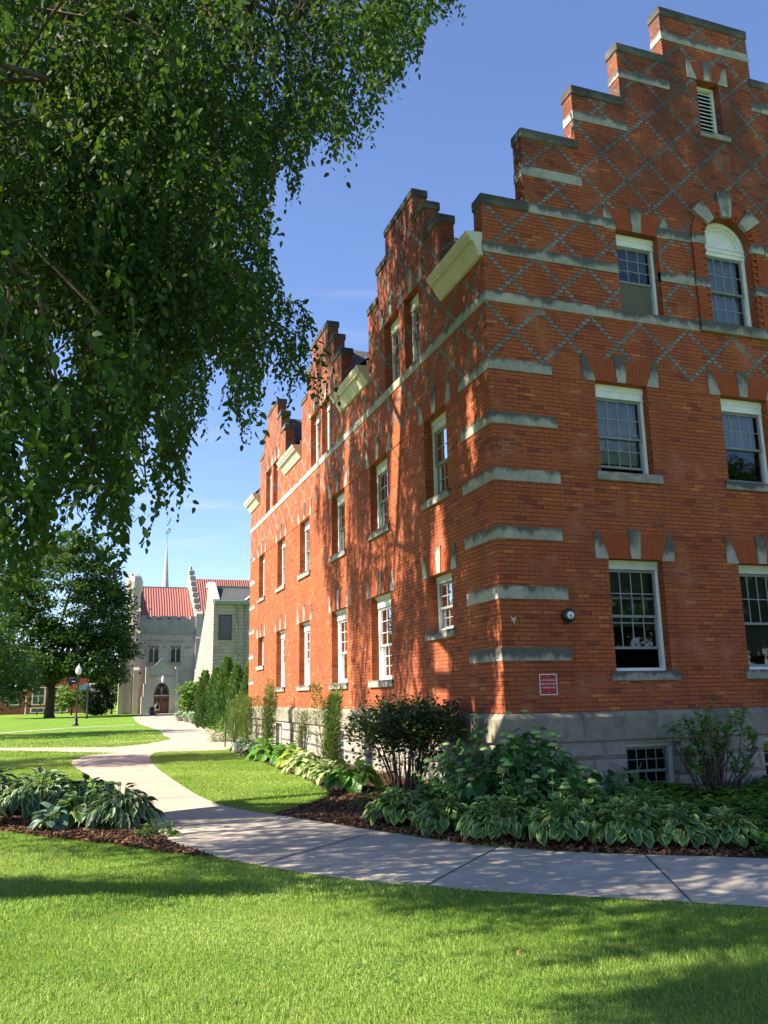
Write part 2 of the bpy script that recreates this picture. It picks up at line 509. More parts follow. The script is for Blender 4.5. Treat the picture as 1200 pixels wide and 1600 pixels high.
M['blind'] = mat_noise("roller_blind", (.060, .064, .052), (.05, .054, .044), 2, .9, .1, 0)
M['curtain'] = mat_noise("pale_curtain", (.27, .285, .31), (.21, .225, .245), 5, .9, .1, .2, 12, .02)
M['beige'] = mat_noise("beige_curtain", (.40, .36, .28), (.33, .30, .23), 5, .9, .1, .2, 12, .02)
M['tanboard'] = mat_noise("tan_panel", (.14, .125, .092), (.12, .108, .08), 4, .8, .2, 0)
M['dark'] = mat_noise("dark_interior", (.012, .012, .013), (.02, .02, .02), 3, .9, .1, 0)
def mat_glass():
    t = NT("window_glass")
    g = t.n("ShaderNodeBsdfGlossy"); g.inputs['Roughness'].default_value = .02; g.inputs[0].default_value = (.9, .95, 1, 1)
    wav = t.bump(t.noise(t.pos(), 5, 2), .05, .02); t.t.links.new(wav, g.inputs['Normal'])
    tr = t.n("ShaderNodeBsdfTransparent"); tr.inputs[0].default_value = (.80, .85, .84, 1)
    fr = t.n("ShaderNodeFresnel"); fr.inputs[0].default_value = 1.5
    f = t.math('ADD', t.math('MULTIPLY', fr.outputs[0], 1.15), .02)
    mx = t.n("ShaderNodeMixShader"); t.set(mx.inputs[0], f)
    t.t.links.new(tr.outputs[0], mx.inputs[1]); t.t.links.new(g.outputs[0], mx.inputs[2])
    return t.finish(mx.outputs[0])
M['glass'] = mat_glass()

# ================================================================== the brick hall
hall = empty("brick_hall", (0, 0, 0), "three storey red brick hall with stepped gables and pale stone bands", "building")
W, LEN, TH = 10.30, 21.30, .31
PR = lambda u, v, d: (u, d, v)            # front (gable) wall: u = X, d = depth inwards
PL = lambda u, v, d: (d, u, v)            # long wall: u = Y
LSYM = lambda x: W - x

# openings: (u0, u1, v0, v1)
front_cols = ((1.98, 3.03), (4.58, 5.62), (7.27, 8.32))
F_OPEN = []
for a, b in front_cols:
    F_OPEN.append((a, b, 1.88, 3.69)); F_OPEN.append((a, b, 5.13, 6.74))
F_OPEN += [(2.65, 3.54, 8.125, 9.68), (W - 3.54, W - 2.65, 8.125, 9.68), (4.83, 5.37, 12.15, 13.33)]
ARC_C, ARC_R, ARC_Z = 5.125, .525, 9.80
long_cols = [(1.79, 2.86), (5.00, 6.20), (8.22, 9.44), (11.82, 13.00), (15.06, 16.22), (18.40, 19.48)]
L_OPEN = []
for i, (a, b) in enumerate(long_cols):
    L_OPEN.append((a, b, 5.13, 6.73))
    L_OPEN.append((a, b, 2.68, 3.71) if i in (0, 5) else (a - .06, b + .06, 1.89, 3.71))
DORM = (3.97, 10.61, 17.25)
for c in DORM:
    L_OPEN.append((c + .10, c + 1.04, 8.125, 9.68)); L_OPEN.append((c - 1.04, c - .22, 8.125, 9.68))
STEPS = ((0.0, 9.70), (0.84, 11.15), (1.94, 12.29), (3.01, 13.48), (4.09, 14.60))

def front_top(u):
    u = min(u, W - u); z = 0
    for s, h in STEPS:
        if u >= s: z = h
    return z
def long_top(u):
    z = 8.95
    for c in DORM:
        a = abs(u - c)
        if a < .87: return 11.74
        if a < 1.48: z = 11.10
        elif a < 2.17: z = 10.40
    return z

def facade(mb, us, vs, solid, P, depth, flipuv=0):
    us = sorted(set(round(x, 4) for x in us)); vs = sorted(set(round(x, 4) for x in vs))
    g = [[solid((us[i] + us[i + 1]) / 2, (vs[j] + vs[j + 1]) / 2) for j in range(len(vs) - 1)] for i in range(len(us) - 1)]
    ni, nj = len(g), len(g[0])
    def s(i, j): return 0 <= i < ni and 0 <= j < nj and g[i][j]
    for i in range(ni):
        for j in range(nj):
            if not g[i][j]: continue
            u0, u1, v0, v1 = us[i], us[i + 1], vs[j], vs[j + 1]
            mb.face([P(u0, v0, 0), P(u1, v0, 0), P(u1, v1, 0), P(u0, v1, 0)], [(u0, v0), (u1, v0), (u1, v1), (u0, v1)])
            mb.face([P(u0, v0, depth), P(u1, v0, depth), P(u1, v1, depth), P(u0, v1, depth)], [(u0, v0), (u1, v0), (u1, v1), (u0, v1)])
            for (a, b, nb) in (((u0, v0), (u0, v1), s(i - 1, j)), ((u1, v0), (u1, v1), s(i + 1, j))):
                if not nb:
                    mb.face([P(*a, 0), P(*a, depth), P(*b, depth), P(*b, 0)], [(0, v0), (depth, v0), (depth, v1), (0, v1)])
            for (a, b, nb) in (((u0, v0), (u1, v0), s(i, j - 1)), ((u0, v1), (u1, v1), s(i, j + 1))):
                if not nb:
                    mb.face([P(*a, 0), P(*b, 0), P(*b, depth), P(*a, depth)], [(u0, 0), (u1, 0), (u1, depth), (u0, depth)])

wall = MB()
# front gable wall; the square round the arched window head is left out and filled with an arch below
AB = (ARC_C - ARC_R, ARC_C + ARC_R, 8.135, ARC_Z + ARC_R + .02)
us = [0, W] + [s for s, _ in STEPS] + [W - s for s, _ in STEPS]; vs = [1.28] + [h for _, h in STEPS]
for o in F_OPEN + [AB]:
    us += o[:2]; vs += o[2:]
def solid_f(u, v):
    if v > front_top(u): return False
    for a, b, c, d in F_OPEN + [AB]:
        if a < u < b and c < v < d: return False
    return True
facade(wall, us, vs, solid_f, PR, TH)
NA = 20
arcp = [(ARC_C - ARC_R * math.cos(math.pi * k / NA), ARC_Z + ARC_R * math.sin(math.pi * k / NA)) for k in range(NA + 1)]
for k in range(NA):
    (u0, v0), (u1, v1) = arcp[k], arcp[k + 1]
    top = AB[3]
    for d in (0, TH):
        wall.face([PR(u0, v0, d), PR(u1, v1, d), PR(u1, top, d), PR(u0, top, d)], [(u0, v0), (u1, v1), (u1, top), (u0, top)])
    wall.face([PR(u0, v0, 0), PR(u1, v1, 0), PR(u1, v1, TH), PR(u0, v0, TH)], [(u0, 0), (u1, 0), (u1, TH), (u0, TH)])
# long wall with its three dormers
us = [TH, LEN]; vs = [1.28, 8.95, 10.40, 11.10, 11.74]
for c in DORM:
    for d in (.87, 1.48, 2.17): us += [c - d, c + d]
for o in L_OPEN:
    us += o[:2]; vs += o[2:]
def solid_l(u, v):
    if v > long_top(u): return False
    for a, b, c, d in L_OPEN:
        if a < u < b and c < v < d: return False
    return True
facade(wall, us, vs, solid_l, PL, TH)
# far gable and the other long wall
for y in (LEN,):
    pts = [(0, 1.28), (W, 1.28), (W, 9.0), (W / 2, 14.0), (0, 9.0)]
    wall.face([(x, y - .02, z) for x, z in pts], pts)
wall.face([(W, TH, 1.28), (W, LEN, 1.28), (W, LEN, 9.0), (W, TH, 9.0)], [(0, 1.28), (LEN, 1.28), (LEN, 9), (0, 9)])
wall_o = wall.build("wall", M['brick'], hall)

# thin projecting course under the second-floor lintels
for a0, a1 in ((1.17, 1.74), (3.28, 4.34), (5.86, 7.02)):
    b = MB(); b.box((a0, 6.703, -.014), (a1, 6.727, .02), P=PR); b.build("brick_course", M['arch_brick'], hall)
cuts = [1.2] + [x for a0, a1 in long_cols for x in (a0 - .24, a1 + .24)] + [20.1]
for k in range(0, len(cuts), 2):
    b = MB(); b.box((cuts[k], 6.703, -.014), (cuts[k + 1], 6.727, .02), P=PL); b.build("brick_course", M['arch_brick'], hall)

# ---- foundation and water table
fnd = MB()
FD = -.035
FB = [(2.02, 2.97, -.08, .80), (4.66, 5.64, -.08, .80)]
us = [FD, W]; vs = [-.3, .86]
for o in FB: us += o[:2]; vs += o[2:]
PRf = lambda u, v, d: (u, d + FD, v)
PLf = lambda u, v, d: (d + FD, u, v)
facade(fnd, us, vs, lambda u, v: not any(a < u < b and c < v < d for a, b, c, d in FB), PRf, .34)
LB = [(8.35, 9.30, -.08, .78), (11.95, 12.9, -.08, .78), (15.2, 16.1, -.08, .78)]
us = [FD + .34, LEN]; vs = [-.3, .86]
for o in LB: us += o[:2]; vs += o[2:]
facade(fnd, us, vs, lambda u, v: not any(a < u < b and c < v < d for a, b, c, d in LB), PLf, .34)
fnd.build("foundation", M['foundation'], hall)
wt = MB()
prof = [(.06, .858), (-.085, .858), (-.085, 1.205), (-.012, 1.282), (.06, 1.282)]     # out, z
ring0 = [(d, d, z) for d, z in prof]
# segments of water-table stone, mitred at the corner
def wt_run(P, a, bb, mitre):
    n = max(1, int(round((bb - a) / 1.35)))
    edges = [a + (bb - a) * k / n + (0 if k in (0, n) else rnd.uniform(-.15, .15)) for k in range(n + 1)]
    for k in range(n):
        e0, e1 = edges[k] + (.004 if k else 0), edges[k + 1] - .004
        bump = rnd.uniform(-.004, .004)
        p0 = [P((d if (k == 0 and mitre) else e0), z, d + (bump if d < -.05 else 0)) for d, z in prof]
        p1 = [P(e1, z, d + (bump if d < -.05 else 0)) for d, z in prof]
        m = len(prof)
        wt.mesh_faces(p0 + p1, [tuple(range(m)), tuple(range(2 * m - 1, m - 1, -1))] + [(i, (i + 1) % m, m + (i + 1) % m, m + i) for i in range(m)])
wt_run(PR, 0, W, True)
wt_run(PL, 0, LEN, True)
wt.build("water_table", M['watertable'], hall)

# ---- stone bands: corner blocks, belts, gable copings
def stone_box(name, a, bb, P, mat='stone', c=.008):
    m = MB(); m.box(a, bb, P=P, c=c)
    return m.build(name, M[mat], hall)
ZB = [2.065 + .9375 * k for k in range(5)] + [6.735]
for k, z in enumerate(ZB):
    # one L-shaped corner block per course
    m = MB()
    w1, w2 = 1.17 + rnd.uniform(-.02, .02), 1.17 + rnd.uniform(-.02, .02)
    e = .014 + .002 * (k % 3)
    for z0, z1 in ((z, z + .198),):
        q = [(-e, -e), (w1, -e), (w1, .08), (.08, .08), (.08, w2), (-e, w2)]
        pts = [(x, y, z0) for x, y in q] + [(x, y, z1) for x, y in q]
        m.mesh_faces(pts, [tuple(range(6)), tuple(range(11, 5, -1))] + [(i, (i + 1) % 6, 6 + (i + 1) % 6, 6 + i) for i in range(6)])
    m.build("corner_block", M['stone'], hall)
    # far corner of the long wall
    stone_box("corner_block", (LEN - 1.0, z, -.014), (LEN + .012, z + .198, .08), PL)
    # the other end of the front
    stone_box("corner_block", (W - 1.17, z, -.014), (W + .012, z + .198, .08), PR)
# belts (each run of stones is one part)
def belt(P, runs, z0, z1, e=.016, mat='stone', name="stone_band"):
    for a, bb in runs:
        m = MB()
        n = max(1, int(round((bb - a) / 1.2)))
        for k in range(n):
            m.box((a + (bb - a) * k / n + (.002 if k else 0), z0, -e - rnd.uniform(0, .003)), (a + (bb - a) * (k + 1) / n - (.002 if k < n - 1 else 0), z1, .07), P=P, c=.006)
        m.build(name, M[mat], hall)
belt(PR, [(-.016, 4.28), (W - 4.28, W + .016)], 7.925, 8.115)
belt(PR, [(4.285, W - 4.285)], 7.93, 8.135, .075, 'sill', "stone_sill_band")
belt(PL, [(.075, LEN + .016)], 7.925, 8.115, .018)
belt(PR, [(-.016, 2.65), (3.54, 4.28), (W - 4.28, W - 3.54), (W - 2.65, W + .016)], 8.81, 9.005)
belt(PR, [(.9, 2.65), (3.54, 4.28), (W - 4.28, W - 3.54), (W - 2.65, W - .9)], 9.69, 9.885)
nsteps = len(STEPS)
for i, (s, h) in enumerate(STEPS):
    e = STEPS[i + 1][0] + .06 if i < nsteps - 1 else W / 2
    spans = [(s - .025, e), (W - e, W - s + .025)] if i < nsteps - 1 else [(s - .025, W - s + .025)]
    for a, bb in spans:
        stone_box("coping", (a, h, -.03), (bb, h + .195, TH + .03), PR, 'coping', .02)
    if i > 0:
        zb = {1: 10.41, 2: 11.77, 3: 12.92, 4: 14.05}[i]
        e2 = STEPS[i + 1][0] + .08 if i < nsteps - 1 else W / 2
        spans = [(s - .014, e2), (W - e2, W - s + .014)] if i < nsteps - 1 else [(s - .014, W - s + .014)]
        for a, bb in spans:
            stone_box("stone_band", (a, zb, -.014), (bb, zb + .195, TH + .012), PR, 'stone', .008)
for c in DORM:
    for d0, d1, h in ((.0, .87, 11.74), (.87, 1.48, 11.10), (1.48, 2.17, 10.40)):
        if d0 == 0:
            stone_box("coping", (c - d1 - .025, h, -.03), (c + d1 + .025, h + .18, TH + .03), PL, 'coping', .018)
        else:
            for sg in (-1, 1):
                stone_box("coping", (c + sg * (d0 - .04), h, -.032), (c + sg * (d1 + .025), h + .18, TH + .032), PL, 'coping', .018)

# ---- cornice pieces between the dormers
prof = [(0.004, 8.75), (-.05, 8.765), (-.065, 8.80), (-.16, 8.935), (-.175, 8.985), (-.235, 8.995), (-.24, 9.05), (-.265, 9.06), (-.305, 9.13), (-.305, 9.15), (0.004, 9.17)]
segs = [(.012, DORM[0] - 2.175), (DORM[0] + 2.175, DORM[1] - 2.175), (DORM[1] + 2.175, DORM[2] - 2.175), (DORM[2] + 2.175, LEN)]
for a, bb in segs:
    m = MB(); n = len(prof)
    pts = [(d, a, z) for d, z in prof] + [(d, bb, z) for d, z in prof]
    m.mesh_faces(pts, [tuple(range(n)), tuple(range(2 * n - 1, n - 1, -1))] + [(i, (i + 1) % n, n + (i + 1) % n, n + i) for i in range(n)])
    m.build("cornice", M['cream'], hall)
for a, bb in segs[:3]:
    m = MB(); m.box((-.02, bb - .02, 9.175), (.30, bb - .004, 9.30)); m.build("flashing", M['white'], hall)
for a, bb in segs[1:]:
    m = MB(); m.box((-.05, a + .004, 9.175), (.28, a + .03, 9.30)); m.build("flashing", M['white'], hall)

# ---- roofs
m = MB()
SL = .95
zr = 9.13 + SL * (W / 2 + .22)
y0, y1 = TH + .003, LEN - .03
L = math.hypot(W / 2 + .22, zr - 9.13)
m.face([(W + .22, y0, 9.13), (W + .22, y1, 9.13), (W / 2, y1, zr), (W / 2, y0, zr)], [(y0, 0), (y1, 0), (y1, L), (y0, L)])
xi = TH + .003; zi = 9.13 + SL * (xi + .22)
m.face([(xi, y0, zi), (xi, y1, zi), (W / 2, y1, zr), (W / 2, y0, zr)], [(y0, .7), (y1, .7), (y1, L), (y0, L)])
for a, bb in segs:
    a = max(a, TH + .004); bb = min(bb, LEN - .03)
    m.face([(-.22, a, 9.172), (-.22, bb, 9.172), (xi, bb, zi + .04), (xi, a, zi + .04)], [(a, 0), (bb, 0), (bb, .7), (a, .7)])
for c in DORM:
    xe = 3.2
    for sg in (-1, 1):
        m.face([(TH + .003, c + sg * 2.3, 8.98), (xe, c + sg * 2.3, 8.98), (xe, c, 11.5), (TH + .003, c, 11.5)],
               [(0, 0), (xe, 0), (xe, 3.4), (0, 3.4)])
m.build("roof", M['slate'], hall)
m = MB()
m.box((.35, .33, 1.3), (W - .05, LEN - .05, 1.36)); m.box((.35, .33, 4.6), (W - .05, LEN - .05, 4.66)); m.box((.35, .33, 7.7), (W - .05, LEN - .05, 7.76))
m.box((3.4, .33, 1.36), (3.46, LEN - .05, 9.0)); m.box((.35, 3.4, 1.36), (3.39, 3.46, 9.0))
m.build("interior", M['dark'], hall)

# ---- windows
def window(o, P, style, sill=True, lintel=True, dep=.15, extra=None):
    u0, u1, v0, v1 = o
    st = dict(hh=.19, fw=.055, frame='white', head='white', sash='storm', munt='muntin', cols=4, rows=2, split=.5, blind=None, bfrac=1.0, lowblind=None,
              lift=0.0, lower_munt=True, moulded=False, mw=.007)
    st.update(style)
    D = dep
    fr = MB()
    fw, hh = st['fw'], st['hh']
    hm = 1 if st['head'] != st['frame'] else 0
    fr.box((u0 + .003, v0 + .015, D), (u0 + fw, v1 - hh, D + .10), P=P, c=.004)
    fr.box((u1 - fw, v0 + .015, D), (u1 - .003, v1 - hh, D + .10), P=P, c=.004)
    fr.box((u0 + fw, v0 + .015, D - .012), (u1 - fw, v0 + .065, D + .10), P=P, c=.004)
    if st['moulded']:
        fr.box((u0 + .003, v1 - hh, D - .02), (u1 - .003, v1 - .09, D + .10), mi=1, P=P, c=.004)
        fr.prism([(v1 - .09, D - .022), (v1 - .005, D - .085), (v1 - .005, D + .1), (v1 - .09, D + .1)], u0 + .003, u1 - .003, lambda a, b2, d: P(d, a, b2), mi=1)
    else:
        fr.box((u0 + .003, v1 - hh, D - .01), (u1 - .003, v1 - .003, D + .10), mi=1, P=P, c=.005)
        fr.box((u0 + .003, v1 - hh + .0, D - .022), (u1 - .003, v1 - hh + .018, D - .009), mi=1, P=P)
        fr.box((u0 + .003, v1 - hh * .48, D - .022), (u1 - .003, v1 - .004, D - .009), mi=1, P=P)
    win = fr.build("window", [M[st['frame']], M[st['head']]], hall)
    a0, a1, b0, b1 = u0 + fw + .002, u1 - fw - .002, v0 + .067, v1 - hh - .002
    mid = b0 + (b1 - b0) * st['split']
    panes = MB()
    for which, (s0, s1, dd) in enumerate(((mid - .02, b1, D + .025), (b0 + st['lift'], mid + .02 + st['lift'], D + .058))):
        sm = MB(); r = .042
        sm.box((a0, s0, dd), (a0 + r, s1, dd + .03), P=P); sm.box((a1 - r, s0, dd), (a1, s1, dd + .03), P=P)
        sm.box((a0 + r, s0, dd - .001), (a1 - r, s0 + r, dd + .031), P=P); sm.box((a0 + r, s1 - r, dd - .001), (a1 - r, s1, dd + .031), P=P)
        if which == 0 or st['lower_munt']:
            for c in range(1, st['cols']):
                x = a0 + r + (a1 - a0 - 2 * r) * c / st['cols']
                sm.box((x - st['mw'], s0 + r, dd + .006), (x + st['mw'], s1 - r, dd + .024), mi=1, P=P)
            for c in range(1, st['rows']):
                z = s0 + r + (s1 - s0 - 2 * r) * c / st['rows']
                sm.box((a0 + r, z - st['mw'], dd + .005), (a1 - r, z + st['mw'], dd + .025), mi=1, P=P)
        sm.build("sash", [M[st['sash']], M[st['munt']]], win)
        panes.face([P(a0 + r, s0 + r, dd + .015), P(a1 - r, s0 + r, dd + .015), P(a1 - r, s1 - r, dd + .015), P(a0 + r, s1 - r, dd + .015)])
    panes.build("pane", M['glass'], win, fix=False)
    if st['blind']:
        bl = MB(); z = b1 - (b1 - b0) * st['bfrac']
        if st['blind'] in ('curtain', 'beige'):
            n = 24; pts = []
            for i in range(n + 1):
                u = a0 + (a1 - a0) * i / n
                d = D + .16 + .018 * math.sin(i * 1.9) + .008 * math.sin(i * 4.1)
                pts += [P(u, z, d), P(u, b1, d)]
            bl.mesh_faces(pts, [(2 * i, 2 * i + 2, 2 * i + 3, 2 * i + 1) for i in range(n)], smooth=True)
        else:
            bl.box((a0, z, D + .14), (a1, b1, D + .148), P=P)
        bl.build({'blind': "blind", 'dark': "backing"}.get(st['blind'], "curtain"), M[st['blind']], win)
    if st['lowblind']:
        bl = MB(); bl.box((a0 + .045, b0 + .02, D + .04), (a1 - .045, mid - .03, D + .052), P=P)
        bl.build("panel", M[st['lowblind']], win)
    if sill:
        s = MB(); s.box((u0 - .10, v0 - .14, -.055), (u1 + .13, v0 + .012, D + .02), P=P, c=.01)
        s.build("sill", M['sill'], win)
    if lintel:
        lintel_stones(o, P, win)
    if extra: extra(win)
    return win

def lintel_stones(o, P, win, small=1.0):
    u0, u1, v0, v1 = o
    e = .016; H = .435 * small
    b = MB()
    cu = (u0 + u1) / 2; half = (u1 - u0) / 2
    def stone(q, ee):
        s = MB(); s.prism(q, -ee, .06, P); s.build("lintel_stone", M['stone'], win)
    stone([(u0 - .235 * small, v1 - .01), (u0 + .005, v1 - .01), (u0 + .005, v1 + .02), (u0 - .155 * small, v1 + H), (u0 - .235 * small, v1 + H)], e)
    stone([(u1 + .235 * small, v1 - .01), (u1 - .005, v1 - .01), (u1 - .005, v1 + .02), (u1 + .155 * small, v1 + H), (u1 + .235 * small, v1 + H)], e)
    stone([(cu - .085, v1 + .006), (cu + .085, v1 + .006), (cu + .122, v1 + .49 * small), (cu - .122, v1 + .49 * small)], e + .008)
    # splayed soldier bricks of the flat arch
    n = max(4, int(round(half * 2 / .075)) // 2)
    Hb = .42 * small
    for sg in (-1, 1):
        ib, it = .09, .116                      # start next to the keystone
        ob, ot = half - .005, half + .135 * small
        for k in range(n):
            f0, f1 = k / n, (k + 1) / n
            g = .003
            q = [(cu + sg * (ib + (ob - ib) * f0 + g), v1 + .004), (cu + sg * (ib + (ob - ib) * f1 - g), v1 + .004),
                 (cu + sg * (it + (ot - it) * f1 - g), v1 + Hb), (cu + sg * (it + (ot - it) * f0 + g), v1 + Hb)]
            b.prism(q, -.007 - rnd.uniform(0, .002), .02, P)
    b.build("brick_arch", M['arch_brick'], win)

GW = dict(sash='storm', munt='muntin', cols=4, rows=2)
for i, (a, bb) in enumerate(front_cols):
    first = dict(GW, hh=.15, head='oldwhite', rows=2, split=.52, blind='blind', bfrac=.58, lift=.30) if i == 0 else \
            dict(GW, hh=.15, head='oldwhite', split=.46, blind='blind', bfrac=.88, lift=.0, lower_munt=False)
    window((a, bb, 1.88, 3.69), PR, first)
    second = dict(GW, hh=.24, split=.47, blind='curtain', bfrac=.86, lift=.08) if i == 0 else \
             dict(GW, hh=.24, split=.48, blind='curtain', bfrac=.5, lift=.0, lower_munt=False)
    window((a, bb, 5.13, 6.74), PR, second)
third = dict(GW, hh=.22, cols=3, rows=3, split=.46, blind='blind', bfrac=.35, lowblind='tanboard')
window((2.65, 3.54, 8.125, 9.68), PR, third, sill=False)
window((W - 3.54, W - 2.65, 8.125, 9.68), PR, third, sill=False)
# louvred attic vent
o = (4.83, 5.37, 12.15, 13.33)
fr = MB()
fr.box((o[0] + .003, o[2] + .01, .16), (o[0] + .05, o[3] - .003, .24), P=PR); fr.box((o[1] - .05, o[2] + .01, .16), (o[1] - .003, o[3] - .003, .24), P=PR)
fr.box((o[0] + .05, o[2] + .01, .16), (o[1] - .05, o[2] + .05, .24), P=PR); fr.box((o[0] + .05, o[3] - .06, .16), (o[1] - .05, o[3] - .003, .24), P=PR)
lv = fr.build("louvred_vent", M['white'], hall)
s = MB()
for k in range(12):
    z = o[2] + .07 + k * (o[3] - o[2] - .15) / 12
    s.prism([(z, .165), (z + .018, .165), (z + .075, .235), (z + .057, .235)], o[0] + .05, o[1] - .05, lambda a, b2, d: PR(d, a, b2))
s.build("slats", M['white'], lv)
s = MB(); s.box((o[0] - .05, o[2] - .11, -.045), (o[1] + .13, o[2] + .012, .18), P=PR, c=.01); s.build("sill", M['sill'], lv)
s = MB(); s.box((o[0] + .01, o[2] + .02, .26), (o[1] - .01, o[3] - .01, .27), P=PR); s.build("backing", M['dark'], lv)
lintel_stones(o, PR, lv, .92)

# arched window of the gable, with its raised brick surround and voussoirs
fr = MB()
D = .15; R1 = ARC_R - .004
def ring(mb, r0, r1, d0, d1, z=ARC_Z, mi=0, a0=0.0, a1=math.pi, n=24, P=PR):
    for k in range(n):
        t0, t1 = a0 + (a1 - a0) * k / n, a0 + (a1 - a0) * (k + 1) / n
        q = [(ARC_C + r * math.cos(t), z + r * math.sin(t)) for r, t in ((r0, t0), (r1, t0), (r1, t1), (r0, t1))]
        mb.prism(q, d0, d1, P, mi)
ring(fr, R1 - .09, R1, D - .01, D + .1)
ring(fr, R1 - .13, R1 - .092, D + .02, D + .1)
ring(fr, R1 - .16, R1 - .132, D + .04, D + .1)
pts = [(ARC_C + (R1 - .16) * math.cos(math.pi * k / 24), ARC_Z + (R1 - .16) * math.sin(math.pi * k / 24)) for k in range(25)]
fr.prism(pts, D + .055, D + .1, PR)
fr.box((ARC_C - R1, ARC_Z - .20, D - .012), (ARC_C + R1, ARC_Z - .002, D + .1), P=PR, c=.004)
fr.box((ARC_C - R1, ARC_Z - .12, D - .03), (ARC_C + R1, ARC_Z - .09, D - .011), P=PR)
fr.box((ARC_C - R1, ARC_Z - .03, D - .03), (ARC_C + R1, ARC_Z - .004, D - .011), P=PR)
for sg in (-1, 1):
    fr.box((ARC_C + sg * R1, 8.15, D), (ARC_C + sg * (R1 - .07), ARC_Z - .2, D + .1), P=PR, c=.004)
fr.box((ARC_C - R1 + .07, 8.15, D - .01), (ARC_C + R1 - .07, 8.20, D + .1), P=PR, c=.004)
aw = fr.build("arched_window", M['white'], hall)
pn = MB()
a0, a1 = ARC_C - R1 + .072, ARC_C + R1 - .072
for s0, s1, dd in ((8.86, ARC_Z - .202, D + .025), (8.202, 8.90, D + .058)):
    sm = MB(); r = .04
    sm.box((a0, s0, dd), (a0 + r, s1, dd + .03), P=PR); sm.box((a1 - r, s0, dd), (a1, s1, dd + .03), P=PR)
    sm.box((a0 + r, s0, dd - .001), (a1 - r, s0 + r, dd + .031), P=PR); sm.box((a0 + r, s1 - r, dd - .001), (a1 - r, s1, dd + .031), P=PR)
    for c in range(1, 4):
        x = a0 + r + (a1 - a0 - 2 * r) * c / 4; sm.box((x - .007, s0 + r, dd + .006), (x + .007, s1 - r, dd + .024), mi=1, P=PR)
    z = (s0 + s1) / 2; sm.box((a0 + r, z - .007, dd + .005), (a1 - r, z + .007, dd + .025), mi=1, P=PR)
    sm.build("sash", [M['storm'], M['muntin']], aw)
    pn.face([PR(a0 + r, s0 + r, dd + .015), PR(a1 - r, s0 + r, dd + .015), PR(a1 - r, s1 - r, dd + .015), PR(a0 + r, s1 - r, dd + .015)])
pn.build("pane", M['glass'], aw, fix=False)
c = MB(); c.box((a0, 8.2, D + .16), (a1, ARC_Z - .2, D + .17), P=PR); c.build("curtain", M['curtain'], aw)
# pilaster strips (broken by the stone bands) and arch ring, of separate header bricks with a toothed inner course
for sg in (-1, 1):
    for za, zb in ((8.14, 8.80), (9.01, 9.67)):
        sr = MB(); z = za; k = 0
        x0, x1 = ARC_R + .004, ARC_R + .295
        sr.box((ARC_C + sg * x0, za, -.010), (ARC_C + sg * x1, zb, .012), P=PR)
        while z < zb - .03:
            j = rnd.uniform(0, .004)
            sr.box((ARC_C + sg * (x0 + .10), z + .003, -.045 - j), (ARC_C + sg * x1, z + CH - .003, .0), P=PR)
            sr.box((ARC_C + sg * x0, z + .003, (-.04 if k % 2 == 0 else -.014) - j), (ARC_C + sg * (x0 + .096), z + CH - .003, .0), P=PR)
            z += CH; k += 1
        sr.build("brick_pilaster", M['arch_brick'], aw)
nb = 34; sr = MB()
for k in range(nb):
    t0, t1 = math.pi * (k + .04) / nb, math.pi * (k + .96) / nb
    tm = (t0 + t1) / 2
    if min(abs(tm - x) for x in (math.pi * .25, math.pi * .5, math.pi * .75)) < .13:
        if sr.v: sr.build('brick_arch_ring', M['arch_brick'], aw)
        sr = MB(); continue
    if not sr.v: ring(sr, ARC_R + .004, ARC_R + .295, -.010, .012, ARC_Z + .01, a0=max(0, tm - .05), a1=min(math.pi, tm + (.50 if k in (0, 29) else .56)), n=8) if False else None
    for r0, r1, dd in ((ARC_R + .004, ARC_R + .10, -.04 if k % 2 else -.012), (ARC_R + .103, ARC_R + .295, -.045)):
        q = [(ARC_C + r * math.cos(t), ARC_Z + .01 + r * math.sin(t)) for r, t in ((r0, t0), (r1, t0), (r1, t1), (r0, t1))]
        sr.prism(q, dd, .01, PR)
if sr.v: sr.build("brick_arch_ring", M['arch_brick'], aw)
for t in (.25, .5, .75):
    vo = MB()
    a = math.pi * t; h0, h1 = .105, .165
    r0, r1 = ARC_R + .002, ARC_R + (.50 if t == .5 else .42)
    ca, sa = math.cos(a), math.sin(a)
    q = [(ARC_C + r * ca - h * sa, ARC_Z + .01 + r * sa + h * ca) for r, h in ((r0, -h0), (r1, -h1), (r1, h1), (r0, h0))]
    vo.prism(q, -.085, .05, PR); vo.build("voussoir_stone", M['stone'], aw)
for sg in (-1, 1):
    for z0 in (8.81, 9.69):
        vo = MB(); vo.box((ARC_C + sg * (ARC_R + .002), z0, -.06), (ARC_C + sg * (ARC_R + .31), z0 + .195, .05), P=PR, c=.006)
        vo.build("band_end_stone", M['stone'], aw)

